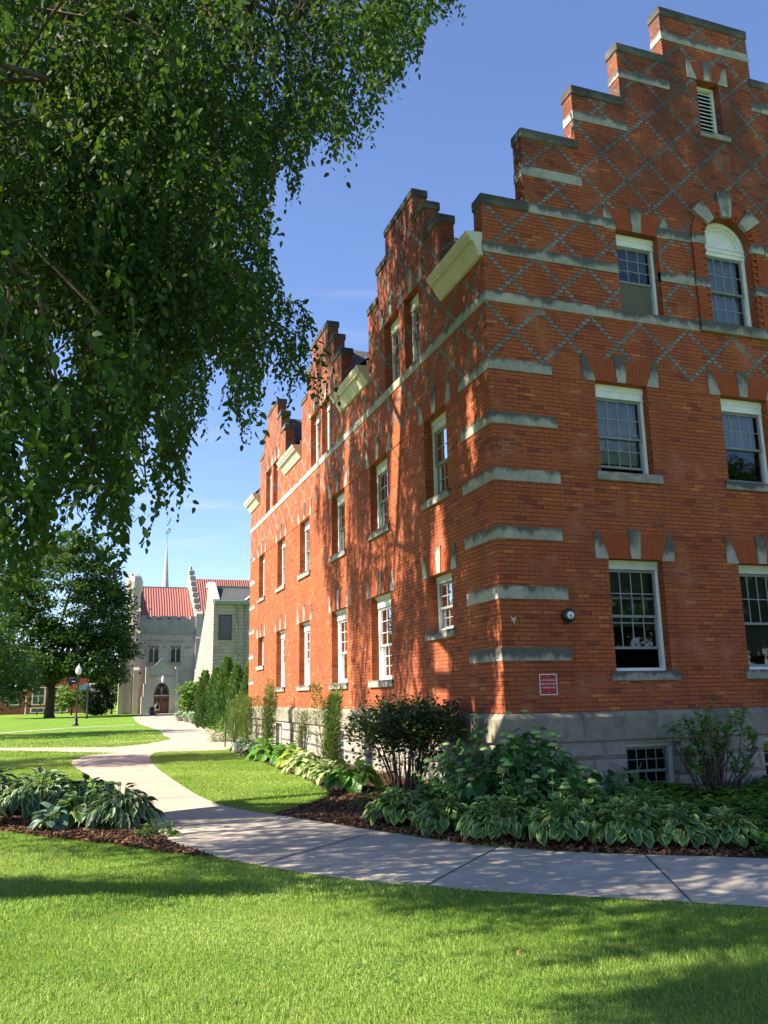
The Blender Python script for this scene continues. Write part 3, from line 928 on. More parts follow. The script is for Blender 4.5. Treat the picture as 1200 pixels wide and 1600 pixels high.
# windows of the long wall
for i, (a, bb) in enumerate(long_cols):
    window((a, bb, 5.13, 6.73), PL, dict(GW, hh=.24, head='oldwhite' if i < 2 else 'white', cols=3, rows=2, blind=None if i % 2 else 'curtain', bfrac=.3), dep=.17)
    if i in (0, 5):
        window((a, bb, 2.68, 3.71), PL, dict(GW, hh=.13, head='oldwhite', cols=3, rows=2, split=.45, blind='curtain', bfrac=.45), dep=.17)
    else:
        window((a - .06, bb + .06, 1.89, 3.71), PL, dict(hh=.25, head='oldwhite', moulded=True, sash='white', munt='white', cols=3, rows=3, split=.46,
               blind='beige', bfrac=1.0 if i != 1 else .8, lower_munt=(i == 1)), dep=.17)
for c in DORM:
    for o in ((c + .10, c + 1.04, 8.125, 9.68), (c - 1.04, c - .22, 8.125, 9.68)):
        window(o, PL, dict(GW, hh=.24, head='white', cols=3, rows=2), sill=False, lintel=False, dep=.17)
    # lintel stones over the pair
    e = .016; v1 = 9.68
    for u0, u1, sk in ((c + 1.04, c + 1.27, 0), (c - 1.27, c - 1.04, 1), (c - .18, c + .06, 2)):
        if sk == 0: q = [(u0 - .005, v1 - .01), (u1, v1 - .01), (u1, v1 + .435), (u1 - .08, v1 + .435), (u0 - .005, v1 + .02)]
        elif sk == 1: q = [(u0, v1 - .01), (u1 + .005, v1 - .01), (u1 + .005, v1 + .02), (u0 + .08, v1 + .435), (u0, v1 + .435)]
        else: q = [(u0, v1 - .01), (u1, v1 - .01), (u1, v1 + .02), ((u0 + u1) / 2 + .02, v1 + .48), ((u0 + u1) / 2 - .02, v1 + .48), (u0, v1 + .02)]
        s = MB(); s.prism(q, -e, .06, PL); s.build("lintel_stone", M['stone'], hall)
    for cu in (c + .57, c - .63):
        s = MB(); s.prism([(cu - .085, v1 + .006), (cu + .085, v1 + .006), (cu + .122, v1 + .49), (cu - .122, v1 + .49)], -e - .008, .06, PL); s.build("lintel_stone", M['stone'], hall)
# basement windows
for o in FB:
    window(o, PRf, dict(hh=.07, head='oldwhite', frame='oldwhite', fw=.075, sash='storm', munt='muntin', cols=4, rows=2, blind='dark', mw=.005), sill=False, lintel=False, dep=.13)  # near-black backing added close behind the glass to stand in for room darkness
for o in LB:
    window(o, PLf, dict(hh=.07, head='oldwhite', cols=3, rows=2, blind='beige'), sill=False, lintel=False, dep=.13)

# ---- things fixed to the front wall
def txt(name, body, loc, size, mat, parent, spacing=1.0):
    cu = bpy.data.curves.new(name, 'FONT')
    cu.body = body; cu.size = size; cu.align_x = 'CENTER'; cu.align_y = 'CENTER'; cu.extrude = .0006; cu.offset = .0
    cu.space_character = spacing; cu.resolution_u = 3
    tmp = bpy.data.objects.new(name + "_tmp", cu); COL.objects.link(tmp)
    bpy.context.view_layer.update()
    me = bpy.data.meshes.new_from_object(tmp.evaluated_get(bpy.context.evaluated_depsgraph_get()))
    bpy.data.objects.remove(tmp)
    o = bpy.data.objects.new(name, me); me.materials.clear(); me.materials.append(mat); COL.objects.link(o)
    o.parent = parent; o.rotation_euler = (rad(90), 0, 0)
    o.location = Vector(loc) - parent.location
    return o
M['signred'] = mat_noise("sign_red", (.40, .008, .020), (.34, .008, .018), 5, .45, .4, 0)
M['signwhite'] = mat_noise("sign_white", (.72, .70, .70), (.66, .64, .64), 5, .45, .4, 0)
M['black'] = mat_noise("black_paint", (.014, .015, .015), (.024, .024, .024), 9, .45, .5, .1, 60, .003)
sx, sz = .745, 1.705
sign = empty("fire_sign", (sx, -.02, 1.55), "small red and white metal sign on the brick wall beside the corner", "sign")
def rrect(w, h, r, n=5):
    q = []
    for cx, cy, a in ((w - r, h - r, 0), (-w + r, h - r, 90), (-w + r, -h + r, 180), (w - r, -h + r, 270)):
        for k in range(n + 1):
            t = rad(a + 90 * k / n); q.append((sx + cx + r * math.cos(t), sz + cy + r * math.sin(t)))
    return q
m = MB(); m.prism(rrect(.152, .158, .025), -.010, -.006, PR); m.build("plate", M['signwhite'], sign)
m = MB(); m.prism(rrect(.138, .144, .018), -.0125, -.0102, PR); m.build("face", M['signred'], sign)
for i, line in enumerate(("AUTO SPRINKLER", "FIRE DEPARTMENT", "CONNECTION")):
    txt("lettering", line, (sx, -.0135, sz + .062 - i * .055), .0345, M['signwhite'], sign, .92)
m = MB()
for dz in (.12, -.12):
    m.lathe((0, 0, 0), [(.007, 0), (.007, .003), (.004, .005)], 8)
    for i in range(len(m.v) - 24, len(m.v)):
        x, y, z = m.v[i]; m.v[i] = (sx + x, -.0128 - z, sz + dz + y)
m.build("screws", M['white'], sign)
bell = empty("alarm_bell", (1.14, -.01, 2.75), "round black alarm bell with a white disc on the brick wall", "alarm bell")
def ylathe(mb, c, prof, n=24, mi=0):
    k = len(mb.v); mb.lathe((0, 0, 0), prof, n, mi)
    for i in range(k, len(mb.v)):
        x, y, z = mb.v[i]; mb.v[i] = (c[0] + x, c[1] - z, c[2] + y)
m = MB(); ylathe(m, (1.14, 0.005, 2.75), [(.05, 0), (.05, .05), (.108, .055), (.112, .075), (.105, .10), (.08, .12), (.03, .128)]); m.build("gong", M['black'], bell)
m = MB(); ylathe(m, (1.14, -.121, 2.75), [(.06, -.01), (.06, .008), (.05, .012)]); m.build("disc", M['signwhite'], bell)
m = MB(); ylathe(m, (1.14, -.134, 2.75), [(.012, 0), (.012, .006)]); m.box((1.133, -.139, 2.70), (1.147, -.134, 2.75)); m.build("striker_mark", M['black'], bell)
m = MB(); m.box((1.085, -.06, 2.615), (1.135, -.002, 2.70), c=.008); m.build("pipe_stub", M['black'], bell)
br = MB()
for dx, dz, sxx, szz, a in ((0, 0, .05, .012, .5), (.03, .01, .012, .05, .2), (-.02, .025, .04, .012, -.6), (.01, -.03, .014, .05, .4), (.04, .03, .03, .01, 0)):
    br.box((-sxx / 2, -.02, -szz / 2), (sxx / 2, 0.002, szz / 2), P=lambda x, y, z, a=a, dx=dx, dz=dz: (.20 + dx + x * math.cos(a) - z * math.sin(a), y, 2.685 + dz + x * math.sin(a) + z * math.cos(a)))
meta(br.build("wall_bracket", M['signwhite']), "tiny broken white bracket left on the bricks near the corner", "bracket")
# ================================================================== ground, paths, beds, grass
def mat_ground():
    t = NT("lawn_ground"); P = t.pos()
    big = t.noise(P, .35, 4); med = t.noise(P, 2.2, 5); fine = t.noise(t.scale(P, (1, 1, 1)), 60, 3)
    col = t.mix(t.ramp(big, .35, .65), (.125, .235, .020), (.18, .30, .030))
    col = t.mix(t.math('MULTIPLY', t.ramp(med, .4, .7), .5), col, (.070, .165, .020))
    col = t.mix(t.math('MULTIPLY', t.ramp(fine, .35, .75), .6), col, (.19, .30, .055))
    return t.finish(t.principled(col, .9, .12, t.bump(t.math('ADD', fine, t.noise(P, 18, 3)), .9, .05)))
M['lawn'] = mat_ground()
def mat_concrete():
    t = NT("path_concrete"); P = t.pos()
    col = t.mix(t.ramp(t.noise(P, .8, 5, .6), .35, .65), (.36, .318, .262), (.44, .383, .312))
    col = t.mix(t.math('MULTIPLY', t.ramp(t.noise(P, 3.1, 6, .7), .52, .7), .35), col, (.24, .225, .21))
    sp = t.ramp(t.vor(P, 120), .25, .05)
    col = t.mix(t.math('MULTIPLY', sp, .25), col, (.16, .15, .14))
    py = t.sep(P)[1]
    far = t.ramp(t.math('ADD', py, t.math('MULTIPLY', t.noise(P, .5, 3), 2.0)), 1.0, 6.0)
    col = t.mix(t.math('MULTIPLY', far, .75), col, (.375, .29, .228))
    h = t.math('ADD', t.noise(P, 90, 4), t.noise(P, 6, 3))
    return t.finish(t.principled(col, .85, .25, t.bump(h, .25, .006)))
M['concrete'] = mat_concrete()
def mat_mulch(name):
    t = NT(name); P = t.pos()
    col = t.mix(t.ramp(t.noise(P, 28, 5, .7), .35, .65), (.045, .023, .014), (.13, .068, .040))
    col = t.mix(t.ramp(t.vor(P, 55), .1, .4), col, (.10, .05, .028))
    return t.finish(t.principled(col, .95, .1, t.bump(t.math('ADD', t.noise(P, 45, 5), t.vor(P, 60)), 1.0, .03)))
M['mulch'] = mat_mulch("bark_mulch")
M['joint'] = mat_noise("path_joint", (.045, .042, .038), (.07, .065, .06), 20, .95, .1, 0)
M['dirt'] = mat_noise("worn_dirt", (.36, .29, .17), (.28, .26, .12), 3, .95, .1, .4, 30, .01)

# one sheet to the horizon, easing down about half a metre towards the far end of the lawns
ys = [-900, -300, -60, -12] + [float(y) for y in range(-11, 12)] + [12 + k for k in range(0, 79, 2)] + [100, 140, 200, 400, 1500]
xs = [-1500, -400, -100, -30, -12, -6, -2, 0, 4, 12, 30, 100, 400, 1500]
V = [(x, y, float(zg(y))) for y in ys for x in xs]; nx = len(xs)
F = [(j * nx + i, j * nx + i + 1, (j + 1) * nx + i + 1, (j + 1) * nx + i) for j in range(len(ys) - 1) for i in range(nx - 1)]
me = bpy.data.meshes.new("lawn"); me.from_pydata(V, [], F); me.update()
meta(link("lawn_ground", me, M['lawn']), kind="structure")

def sheet(name, poly, dz, mat, kind="structure", step=1.5):
    me = bpy.data.meshes.new(name)
    bm = bmesh.new()
    bm.faces.new([bm.verts.new((x, y, 0)) for x, y in poly])
    lo, hi = min(p[1] for p in poly), max(p[1] for p in poly)
    if hi > 11:
        y = 12.0
        while y < hi:
            if y > lo:
                bmesh.ops.bisect_plane(bm, geom=bm.verts[:] + bm.edges[:] + bm.faces[:], plane_co=(0, y, 0), plane_no=(0, 1, 0))
            y += 2.0
    bmesh.ops.triangulate(bm, faces=bm.faces)
    for v in bm.verts: v.co.z = float(zg(v.co.y)) + dz
    bmesh.ops.recalc_face_normals(bm, faces=bm.faces)
    bm.to_mesh(me); bm.free()
    if me.polygons and me.polygons[0].normal.z < 0: me.flip_normals()
    return meta(link(name, me, mat), kind=kind)

def smooth_line(pts, n=4):
    P = [np.array(p, float) for p in pts]; out = []
    for i in range(len(P) - 1):
        p0, p1, p2, p3 = P[max(i - 1, 0)], P[i], P[i + 1], P[min(i + 2, len(P) - 1)]
        for k in range(n):
            t = k / n
            out.append(tuple(.5 * ((2 * p1) + (-p0 + p2) * t + (2 * p0 - 5 * p1 + 4 * p2 - p3) * t * t + (-p0 + 3 * p1 - 3 * p2 + p3) * t ** 3)))
    out.append(tuple(P[-1])); return out
near_edge = smooth_line([(5.5, -11.8), (1.5, -8.35), (-1.06, -6.15), (-1.95, -5.42), (-2.70, -4.85), (-3.08, -4.47), (-3.39, -4.20), (-3.62, -3.91), (-4.03, -3.31), (-4.50, -2.48), (-4.85, -1.52), (-5.0, -.28), (-5.20, 3.46), (-5.72, 8.13), (-6.14, 12.6), (-6.0, 14.6), (-5.68, 15.79), (-4.82, 16.52)])
far_edge = smooth_line([(-3.73, 16.08), (-4.10, 13.79), (-4.20, 9.73), (-4.11, 5.72), (-4.02, 3.35), (-3.85, 1.95), (-3.60, 1.10), (-3.33, .50), (-3.02, -.25), (-2.61, -1.25), (-2.28, -2.0), (-1.95, -2.72), (-1.30, -3.50), (-.65, -4.02), (-.1, -4.40), (.6, -4.95), (2.2, -6.5), (7.0, -10.6)])
PATH_A = near_edge + far_edge
PATH_B = [(-4.82, 16.52), (-6.6, 18.6), (-8.54, 20.9), (-14, 27.2), (-30, 44), (-30.5, 46.5), (-14, 29.4), (-8.7, 22.9), (-4.81, 20.2), (-3.6, 22.0), (-2.4, 25.7), (-2.36, 29.8), (-1.81, 38.8), (-1.6, 61.3), (-.02, 103.4), (2.4, 121), (7.6, 121), (5.94, 109.1), (1.72, 52.1), (.75, 35.6), (.5, 26), (-.1, 22.5), (-.9, 18.8), (-1.6, 15.97), (-3.73, 16.08)]
THIN = [(-40, 26), (-10.5, 43.6), (-7.18, 53.6), (-2.0, 59.4), (-2.0, 61.2), (-7.5, 55.2), (-10.8, 45.4), (-40, 27.8)]
path = empty("concrete_path", (0, 0, 0), None, None)
for k in ("label", "category"):
    if k in path: del path[k]
meta(path, kind="structure")
for nm, pl, dz in (("path_surface", PATH_A, .012), ("far_path_surface", PATH_B, .010), ("side_path_surface", THIN, .008)):
    o = sheet(nm, pl, dz, M['concrete']); o.parent = path
def strip(name, p, q, wdt, z, mat, parent):
    p = np.array(p); q = np.array(q); d = unit(q - p); n = np.array([-d[1], d[0]]) * wdt / 2
    m = MB(); m.face([(*(p + n), z), (*(q + n), z), (*(q - n), z), (*(p - n), z)])
    o = m.build(name, mat, parent); o["kind"] = "structure"; return o
for p, q in (((-1.72, -3.05), (-3.10, -4.45)), ((-.62, -4.06), (-1.46, -5.80)), ((-2.68, -1.62), (-4.22, -2.92)), ((.62, -5.0), (-.30, -6.78)), ((-3.30, .42), (-4.98, -.10)), ((-4.02, 3.3), (-5.18, 3.3)), ((-4.12, 6.2), (-5.42, 6.2)), ((-4.2, 9.2), (-5.8, 9.2)), ((-4.15, 12.2), (-6.1, 12.2))):
    strip("path_joint", p, q, .016, .0155, M['joint'], path)
# worn dirt strip across the lawn corner
o = sheet("worn_path", [(-6.2, 22.9), (-4.3, 23.6), (-2.6, 25.2), (-2.5, 26.6), (-4.2, 24.8), (-6.2, 23.7)], .011, M['dirt'])

BED_R = [(.9, -5.1)] + [p for p in reversed(smooth_line([(-2.90, .35), (-3.02, -.25), (-2.61, -1.25), (-2.28, -2.0), (-1.95, -2.72), (-1.30, -3.50), (-.65, -4.02), (-.1, -4.40), (.6, -4.95)]))][1:] + [(-3.15, .85), (-2.55, 1.45), (-2.1, 2.0), (-1.95, 2.72), (-1.84, 3.78), (-1.72, 5.75), (-1.69, 8.36), (-1.57, 11.77), (-1.6, 14.9), (-1.5, 15.9), (.1, 15.9), (.1, .1), (11, .1), (11, -9), (5.5, -9.0)]
# keep the outline simple: path edge, lawn edge, building
BED_R = [(11, .1), (.1, .1), (.1, 15.9), (-1.5, 15.9), (-1.6, 14.9), (-1.57, 11.77), (-1.69, 8.36), (-1.72, 5.75), (-1.84, 3.78), (-1.95, 2.72), (-2.15, 2.0), (-2.6, 1.4), (-3.1, .82), (-3.36, .55), (-3.0, -.25), (-2.59, -1.25), (-2.26, -2.0), (-1.93, -2.72), (-1.28, -3.50), (-.63, -4.02), (-.08, -4.40), (.62, -4.95), (2.2, -6.47), (7.0, -10.57), (11, -10.57)]
BED_L = smooth_line([(-5.02, -.28), (-4.87, -1.50), (-4.58, -2.28), (-4.95, -1.92), (-5.24, -1.46), (-5.63, -.90), (-6.05, -.41), (-6.5, .22), (-6.85, .65), (-7.6, 1.2), (-9.5, 1.8), (-9.8, 4.0), (-8.3, 5.0), (-6.6, 4.6), (-5.6, 3.2), (-5.18, 1.6), (-5.02, -.28)], 3)[:-1]
sheet("mulch_bed_right", BED_R, .018, M['mulch'])
sheet("mulch_bed_left", BED_L, .018, M['mulch'])

# bark chips
def chips(name, poly, n, xr, yr):
    X = rng.uniform(*xr, n * 4); Y = rng.uniform(*yr, n * 4)
    k = inpoly(X, Y, poly); X, Y = X[k][:n], Y[k][:n]
    n = len(X)
    a = rng.uniform(0, 6.28, n); l = rng.uniform(.012, .045, n); wd = rng.uniform(.005, .016, n); th = rng.uniform(.003, .009, n)
    d = np.stack([np.cos(a), np.sin(a), rng.normal(0, .35, n)], 1); up = np.stack([rng.normal(0, .4, n), rng.normal(0, .4, n), np.ones(n)], 1)
    x, y, z = frames(d, up)
    c = np.stack([X, Y, .018 + rng.uniform(.002, .028, n)], 1)
    t = np.array([[-1, -1, -1], [1, -1, -1], [1, 1, -1], [-1, 1, -1], [-.8, -.9, 1], [.7, -.8, 1], [.8, .9, 1], [-.7, .8, 1]], float)
    V = c[:, None] + t[None, :, 0:1] * wd[:, None, None] * x[:, None] + t[None, :, 1:2] * l[:, None, None] * y[:, None] + t[None, :, 2:3] * th[:, None, None] * z[:, None]
    f = np.array([[0, 3, 2, 1], [4, 5, 6, 7], [0, 1, 5, 4], [1, 2, 6, 5], [2, 3, 7, 6], [3, 0, 4, 7]])
    F = (np.arange(n)[:, None, None] * 8 + f[None]).reshape(-1, 4)
    tm = NT("bark_chips"); ti = tm.attr("tint")
    col = tm.mix(ti, (.050, .025, .015), (.24, .13, .075))
    m = tm.finish(tm.principled(col, .95, .1))
    return meta(np_mesh(name, V.reshape(-1, 3), F, m, tint=np.repeat(rng.uniform(0, 1, n) ** 1.6, 8), smooth=False), kind="stuff")
chips("bark_chips", BED_R, 11000, (-3.4, .4), (-4.6, 3.2))
chips("bark_chips", BED_L, 14000, (-9.8, -4.5), (-2.4, 4.9))

# ---- grass: real blades where the photograph shows them
def mat_grass():
    t = NT("grass_blades"); ti = t.attr("tint"); v = t.sep(t.uv())[1]
    col = t.mix(ti, (.19, .32, .040), (.45, .57, .145))
    dry = t.ramp(ti, .975, .99)
    col = t.mix(dry, col, (.42, .36, .15))
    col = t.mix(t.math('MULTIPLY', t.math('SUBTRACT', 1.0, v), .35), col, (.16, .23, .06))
    sh = t.principled(col, .5, .35)
    return t.finish(t.leafmix(sh, t.mix(.5, col, (.30, .48, .02)), .45))
M['grass'] = mat_grass()
def grass(name, xr, yr, dens, hmin, hmax, wid, excl, incl=None, maxd=99, mind=0):
    n = int((xr[1] - xr[0]) * (yr[1] - yr[0]) * dens)
    X = rng.uniform(*xr, n); Y = rng.uniform(*yr, n)
    k = np.ones(n, bool)
    for e in excl:
        k &= ~inpoly(X, Y, e)
    if incl is not None: k &= inpoly(X, Y, incl)
    X, Y = X[k], Y[k]
    P = np.stack([X, Y, zg(Y)], 1)
    px, py, pz = to_view(P)
    dist = np.hypot(X - CAM[0], Y - CAM[1])
    k = (pz > .5) & (px > -520) & (px < 1720) & (py < 1720) & (dist < maxd) & (dist >= mind)
    # thin out with distance
    P = P[k]; dist = dist[k]; n = len(P)
    a = rng.uniform(0, 6.28, n) ; lean = np.abs(rng.normal(.62, .38, n))
    sw = np.sin(P[:, 0] * 3.1 + 1.7 * np.sin(P[:, 1] * 2.3)) * .6 + np.sin(P[:, 1] * 5.3 + P[:, 0] * 1.1) * .5     # tufts lean together
    a = .72 * a + sw * .7 + .6
    h = rng.uniform(hmin, hmax, n) * (1 + .25 * np.sin(P[:, 0] * 2.1 + 3 * np.sin(P[:, 1] * .9)))
    wdt = wid * rng.uniform(.7, 1.3, n)
    dirv = np.stack([np.cos(a), np.sin(a), np.zeros(n)], 1)
    b = rng.uniform(0, 6.28, n)
    side = np.stack([np.cos(b), np.sin(b), np.zeros(n)], 1) * wdt[:, None] * .5
    up = np.array([0, 0, 1.0])
    m1 = P + dirv * (lean * h * .35)[:, None] + up * (h * .55)[:, None]
    tip = P + dirv * (lean * h * 1.15)[:, None] + up * (h * np.maximum(.25, 1 - .42 * lean))[:, None]
    V = np.stack([P - side, P + side, m1 - side * .8, m1 + side * .8, tip], 1).reshape(-1, 3)
    i = np.arange(n)[:, None] * 5
    F = np.concatenate([i + np.array([[0, 1, 3]]), i + np.array([[0, 3, 2]]), i + np.array([[2, 3, 4]])], 0)
    patch = .48 + .30 * np.sin(P[:, 0] * 1.3 + 2 * np.sin(P[:, 1] * .8)) + .18 * np.sin(P[:, 1] * 2.7 + P[:, 0] * 1.9)
    ti = np.clip(rng.normal(.0, .25, n) + patch, 0, .965); ti[rng.random(n) < .022] = 1.0
    uv = np.tile(np.array([[0, 0], [1, 0], [0, .55], [1, .55], [.5, 1]]), (n, 1))
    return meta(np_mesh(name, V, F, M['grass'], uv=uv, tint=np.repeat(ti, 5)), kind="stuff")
EXC = [PATH_A, PATH_B, BED_R, BED_L]
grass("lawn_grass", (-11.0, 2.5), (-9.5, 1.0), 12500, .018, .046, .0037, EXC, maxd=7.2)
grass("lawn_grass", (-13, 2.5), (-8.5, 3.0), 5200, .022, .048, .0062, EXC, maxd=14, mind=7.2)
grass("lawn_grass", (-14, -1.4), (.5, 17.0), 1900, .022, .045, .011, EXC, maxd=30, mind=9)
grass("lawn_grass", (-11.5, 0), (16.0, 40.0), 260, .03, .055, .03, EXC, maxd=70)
# a few fallen leaves on the near lawn
tl = NT("fallen_leaf"); fl = tl.finish(tl.principled((.32, .13, .05), .8, .2))
for i, (x, y) in enumerate(((-6.55, -2.0), (-6.15, -2.05), (-4.9, -6.55), (-3.35, -6.55), (-2.75, -6.75))):
    V, F = scatter(LEAF_V, LEAF_F, np.array([[x, y, .055]]), np.array([[math.cos(i * 2.1), math.sin(i * 2.1), .2]]), np.array([[.2, .1, 1.0]]), [.05])
    lab = ("small brown fallen leaf on the lawn below the blue-green hosta", "tiny reddish fallen leaf on the lawn just right of the brown one", "dead brown leaf lying in the sunny near lawn",
           "dry brown leaf in the lawn near the tree shadow", "dry pinkish leaf in the lawn below the long shadow streak")[i]
    meta(np_mesh("fallen_leaf", V - np.array([x, y, .055]), F, fl, uv=LEAF_UV), lab, "leaf", "leaves fallen on the lawn").location = (x, y, .055)

# clover and weeds in the near lawn, and litter on the path
r_ = np.random.default_rng(404)
cx = r_.uniform(-7.5, -1.2, 90); cy = r_.uniform(-8.3, -1.0, 90)
X = (cx[:, None] + r_.normal(0, .11, (90, 34))).ravel(); Y = (cy[:, None] + r_.normal(0, .09, (90, 34))).ravel()
k = np.ones(len(X), bool)
for e in EXC: k &= ~inpoly(X, Y, e)
X, Y = X[k], Y[k]; n = len(X)
P = np.repeat(np.stack([X, Y, r_.uniform(.022, .046, n)], 1), 3, 0); a = np.tile(np.arange(3) * 2.094, n) + np.repeat(r_.uniform(0, 6.28, n), 3)
d = np.stack([np.cos(a), np.sin(a), r_.normal(.1, .2, 3 * n)], 1); up = np.stack([r_.normal(0, .25, 3 * n), r_.normal(0, .25, 3 * n), np.ones(3 * n)], 1)
V, F = scatter(LEAF4_V * [1.25, 1, 1], LEAF4_F, P, d, up, r_.uniform(.010, .019, 3 * n))
tc_ = NT("clover_leaf"); ti_ = tc_.attr("tint"); c_ = tc_.mix(ti_, (.085, .205, .035), (.16, .30, .06))
meta(np_mesh("clover_leaves", V, F, tc_.finish(tc_.leafmix(tc_.principled(c_, .6, .3), c_, .3)), tint=np.repeat(np.repeat(r_.uniform(0, 1, n), 3), 4)), kind="stuff")
n = 900
X = r_.uniform(-6, 1.5, n * 3); Y = r_.uniform(-7.5, 9, n * 3); k = inpoly(X, Y, PATH_A); X, Y = X[k][:n], Y[k][:n]; n = len(X)
a = r_.uniform(0, 6.28, n); d = np.stack([np.cos(a), np.sin(a), r_.normal(0, .08, n)], 1); up = np.stack([r_.normal(0, .12, n), r_.normal(0, .12, n), np.ones(n)], 1)
V, F = scatter(LEAF4_V * [.8, 1, .6], LEAF4_F, np.stack([X, Y, np.full(n, .0185)], 1), d, up, r_.uniform(.008, .03, n) ** 1.0)
tl2 = NT("path_litter"); cc = tl2.mix(tl2.attr("tint"), (.06, .045, .025), (.22, .19, .08))
meta(np_mesh("path_litter", V, F, tl2.finish(tl2.principled(cc, .9, .1)), tint=np.repeat(r_.uniform(0, 1, n), 4)), kind="stuff")
# ================================================================== planting
def rows_leaf(rows, cols, fold=.12, droop=.3, tipz=0.0):
    V = []; UV = []; F = []
    for v, hw in rows:
        for k in range(cols):
            u = -1 + 2 * k / (cols - 1)
            V.append((u * hw, v, fold * abs(u) * hw * 2.2 - droop * v * v + tipz * v)); UV.append(((u + 1) / 2, v))
    for r in range(len(rows) - 1):
        for k in range(cols - 1):
            a = r * cols + k; F.append((a, a + 1, a + cols + 1, a + cols))
    return np.array(V), np.array(F), np.array(UV)
HOSTA = rows_leaf([(0, .03), (.02, .24), (.12, .37), (.32, .43), (.56, .38), (.78, .23), (.92, .10), (1.0, .004)], 5, .14, .24)
HOSTAM = rows_leaf([(0, .03), (.04, .16), (.16, .25), (.36, .295), (.58, .25), (.80, .13), (.93, .05), (1.0, .004)], 5, .18, .30)
HOSTAN = rows_leaf([(0, .03), (.06, .12), (.2, .20), (.4, .235), (.62, .19), (.82, .10), (1.0, .004)], 5, .2, .36)
BROAD = rows_leaf([(0, .02), (.04, .22), (.18, .36), (.38, .38), (.6, .29), (.82, .13), (1.0, .004)], 3, .14, .22)
ROUND = rows_leaf([(0, .02), (.1, .3), (.35, .46), (.65, .44), (.9, .24), (1.0, .03)], 3, .1, .1)

M['hosta_white'] = mat_leaf("hosta_white_edge", (.030, .085, .028), (.060, .135, .040), (.10, .25, .03), .42, .45, .22, margin=(.42, .47, .26))
M['hosta_yellow_edge'] = mat_leaf("hosta_yellow_edge", (.045, .125, .034), (.080, .180, .045), (.12, .30, .03), .42, .45, .25, margin=(.36, .44, .12))
M['hosta_blue'] = mat_leaf("hosta_blue", (.085, .150, .120), (.15, .235, .175), (.15, .3, .12), .5, .4, .22)
M['hosta_cream'] = mat_leaf("hosta_cream", (.12, .24, .045), (.20, .34, .07), (.25, .4, .05), .45, .4, .3, centre=(.56, .58, .30))
M['hosta_green'] = mat_leaf("hosta_green", (.075, .20, .028), (.13, .29, .045), (.2, .42, .04), .42, .45, .3)
M['hosta_lime'] = mat_leaf("hosta_lime", (.25, .36, .05), (.40, .47, .09), (.4, .5, .05), .45, .4, .32)
M['hosta_gray'] = mat_leaf("hosta_greygreen", (.075, .13, .085), (.13, .19, .12), (.12, .25, .08), .5, .4, .22, margin=(.30, .34, .24))
M['hydrangea'] = mat_leaf("hydrangea_leaf", (.028, .095, .024), (.060, .165, .035), (.09, .27, .03), .45, .4, .26)
M['shrub_leaf'] = mat_leaf("shrub_leaf", (.020, .045, .014), (.065, .095, .022), (.09, .17, .02), .38, .5, .2, veins=False)
M['feather'] = mat_leaf("feathery_green", (.060, .125, .022), (.16, .23, .045), (.16, .26, .03), .6, .3, .3, veins=False)
M['cedar'] = mat_leaf("cedar_green", (.045, .115, .024), (.15, .24, .05), (.09, .18, .03), .6, .3, .2, veins=False)
M['cover'] = mat_leaf("ground_cover_leaf", (.045, .125, .020), (.12, .25, .035), (.15, .34, .03), .42, .45, .28, veins=False)
M['bark'] = mat_noise("bark", (.085, .066, .050), (.035, .027, .021), 9, .95, .1, .8, 25, .02)
M['twig'] = mat_noise("twig_bark", (.13, .10, .075), (.06, .045, .035), 14, .95, .1, .6, 40, .006)
M['greenstem'] = mat_noise("green_stem", (.12, .21, .05), (.08, .15, .04), 8, .7, .2, 0)
M['flower'] = mat_noise("pale_green_bloom", (.34, .46, .17), (.22, .34, .11), 40, .85, .1, 1.0, 130, .01)

def plant_mesh(name, base, V, F, mat, uv=None, tint=None, parent=None):
    base = np.array(base, float)
    o = np_mesh(name, V - base, F, mat, None, uv, tint)
    if parent is None: o.location = base
    else: o.parent = parent
    return o

def hosta_leaves(c, R, H, n, L, T, seed, upright=.0):
    r = np.random.default_rng(seed)
    i = np.arange(n); th = i * 2.39996 + r.normal(0, .25, n)
    f = np.sqrt((i + .5) / n)                                # 0 centre .. 1 rim
    rb = R * (.06 + .62 * f) * r.uniform(.85, 1.12, n)
    zb = H * (1.0 - .62 * f ** 1.7) * r.uniform(.85, 1.1, n)
    slope = np.radians(40 - 78 * f + upright * 30 + r.normal(0, 10, n))
    out = np.stack([np.cos(th), np.sin(th), np.zeros(n)], 1)
    d = out * np.cos(slope)[:, None] + np.array([0, 0, 1.0]) * np.sin(slope)[:, None]
    up = -out * np.sin(slope)[:, None] + np.array([0, 0, 1.0]) * np.cos(slope)[:, None]
    tang = np.cross(out, [0, 0, 1.0])
    up = up + tang * r.normal(0, .32, n)[:, None]
    d = d + tang * r.normal(0, .22, n)[:, None]
    pos = np.array(c) + out * rb[:, None]; pos[:, 2] += zb
    size = L * r.uniform(.7, 1.15, n) * (.75 + .35 * f)
    V, F = scatter(T[0], T[1], pos, d, up, size)
    # wavy blades
    V[:, 2] += .006 * np.sin(V[:, 0] * 61 + V[:, 1] * 47)
    V[:, 2] = np.maximum(V[:, 2], c[2] + .012)
    uv = np.tile(T[2], (n, 1)); ti = np.repeat(r.uniform(0, 1, n), len(T[0]))
    # petioles
    mb = MB()
    for k in range(0, n):
        b = pos[k]; a = np.array(c) + out[k] * R * .05
        m = (a + b) / 2 + np.array([0, 0, .15 * H])
        mb.tube([a, m, b], [.007, .006, .005], 4, cap=False)
    return V, F, uv, ti, mb

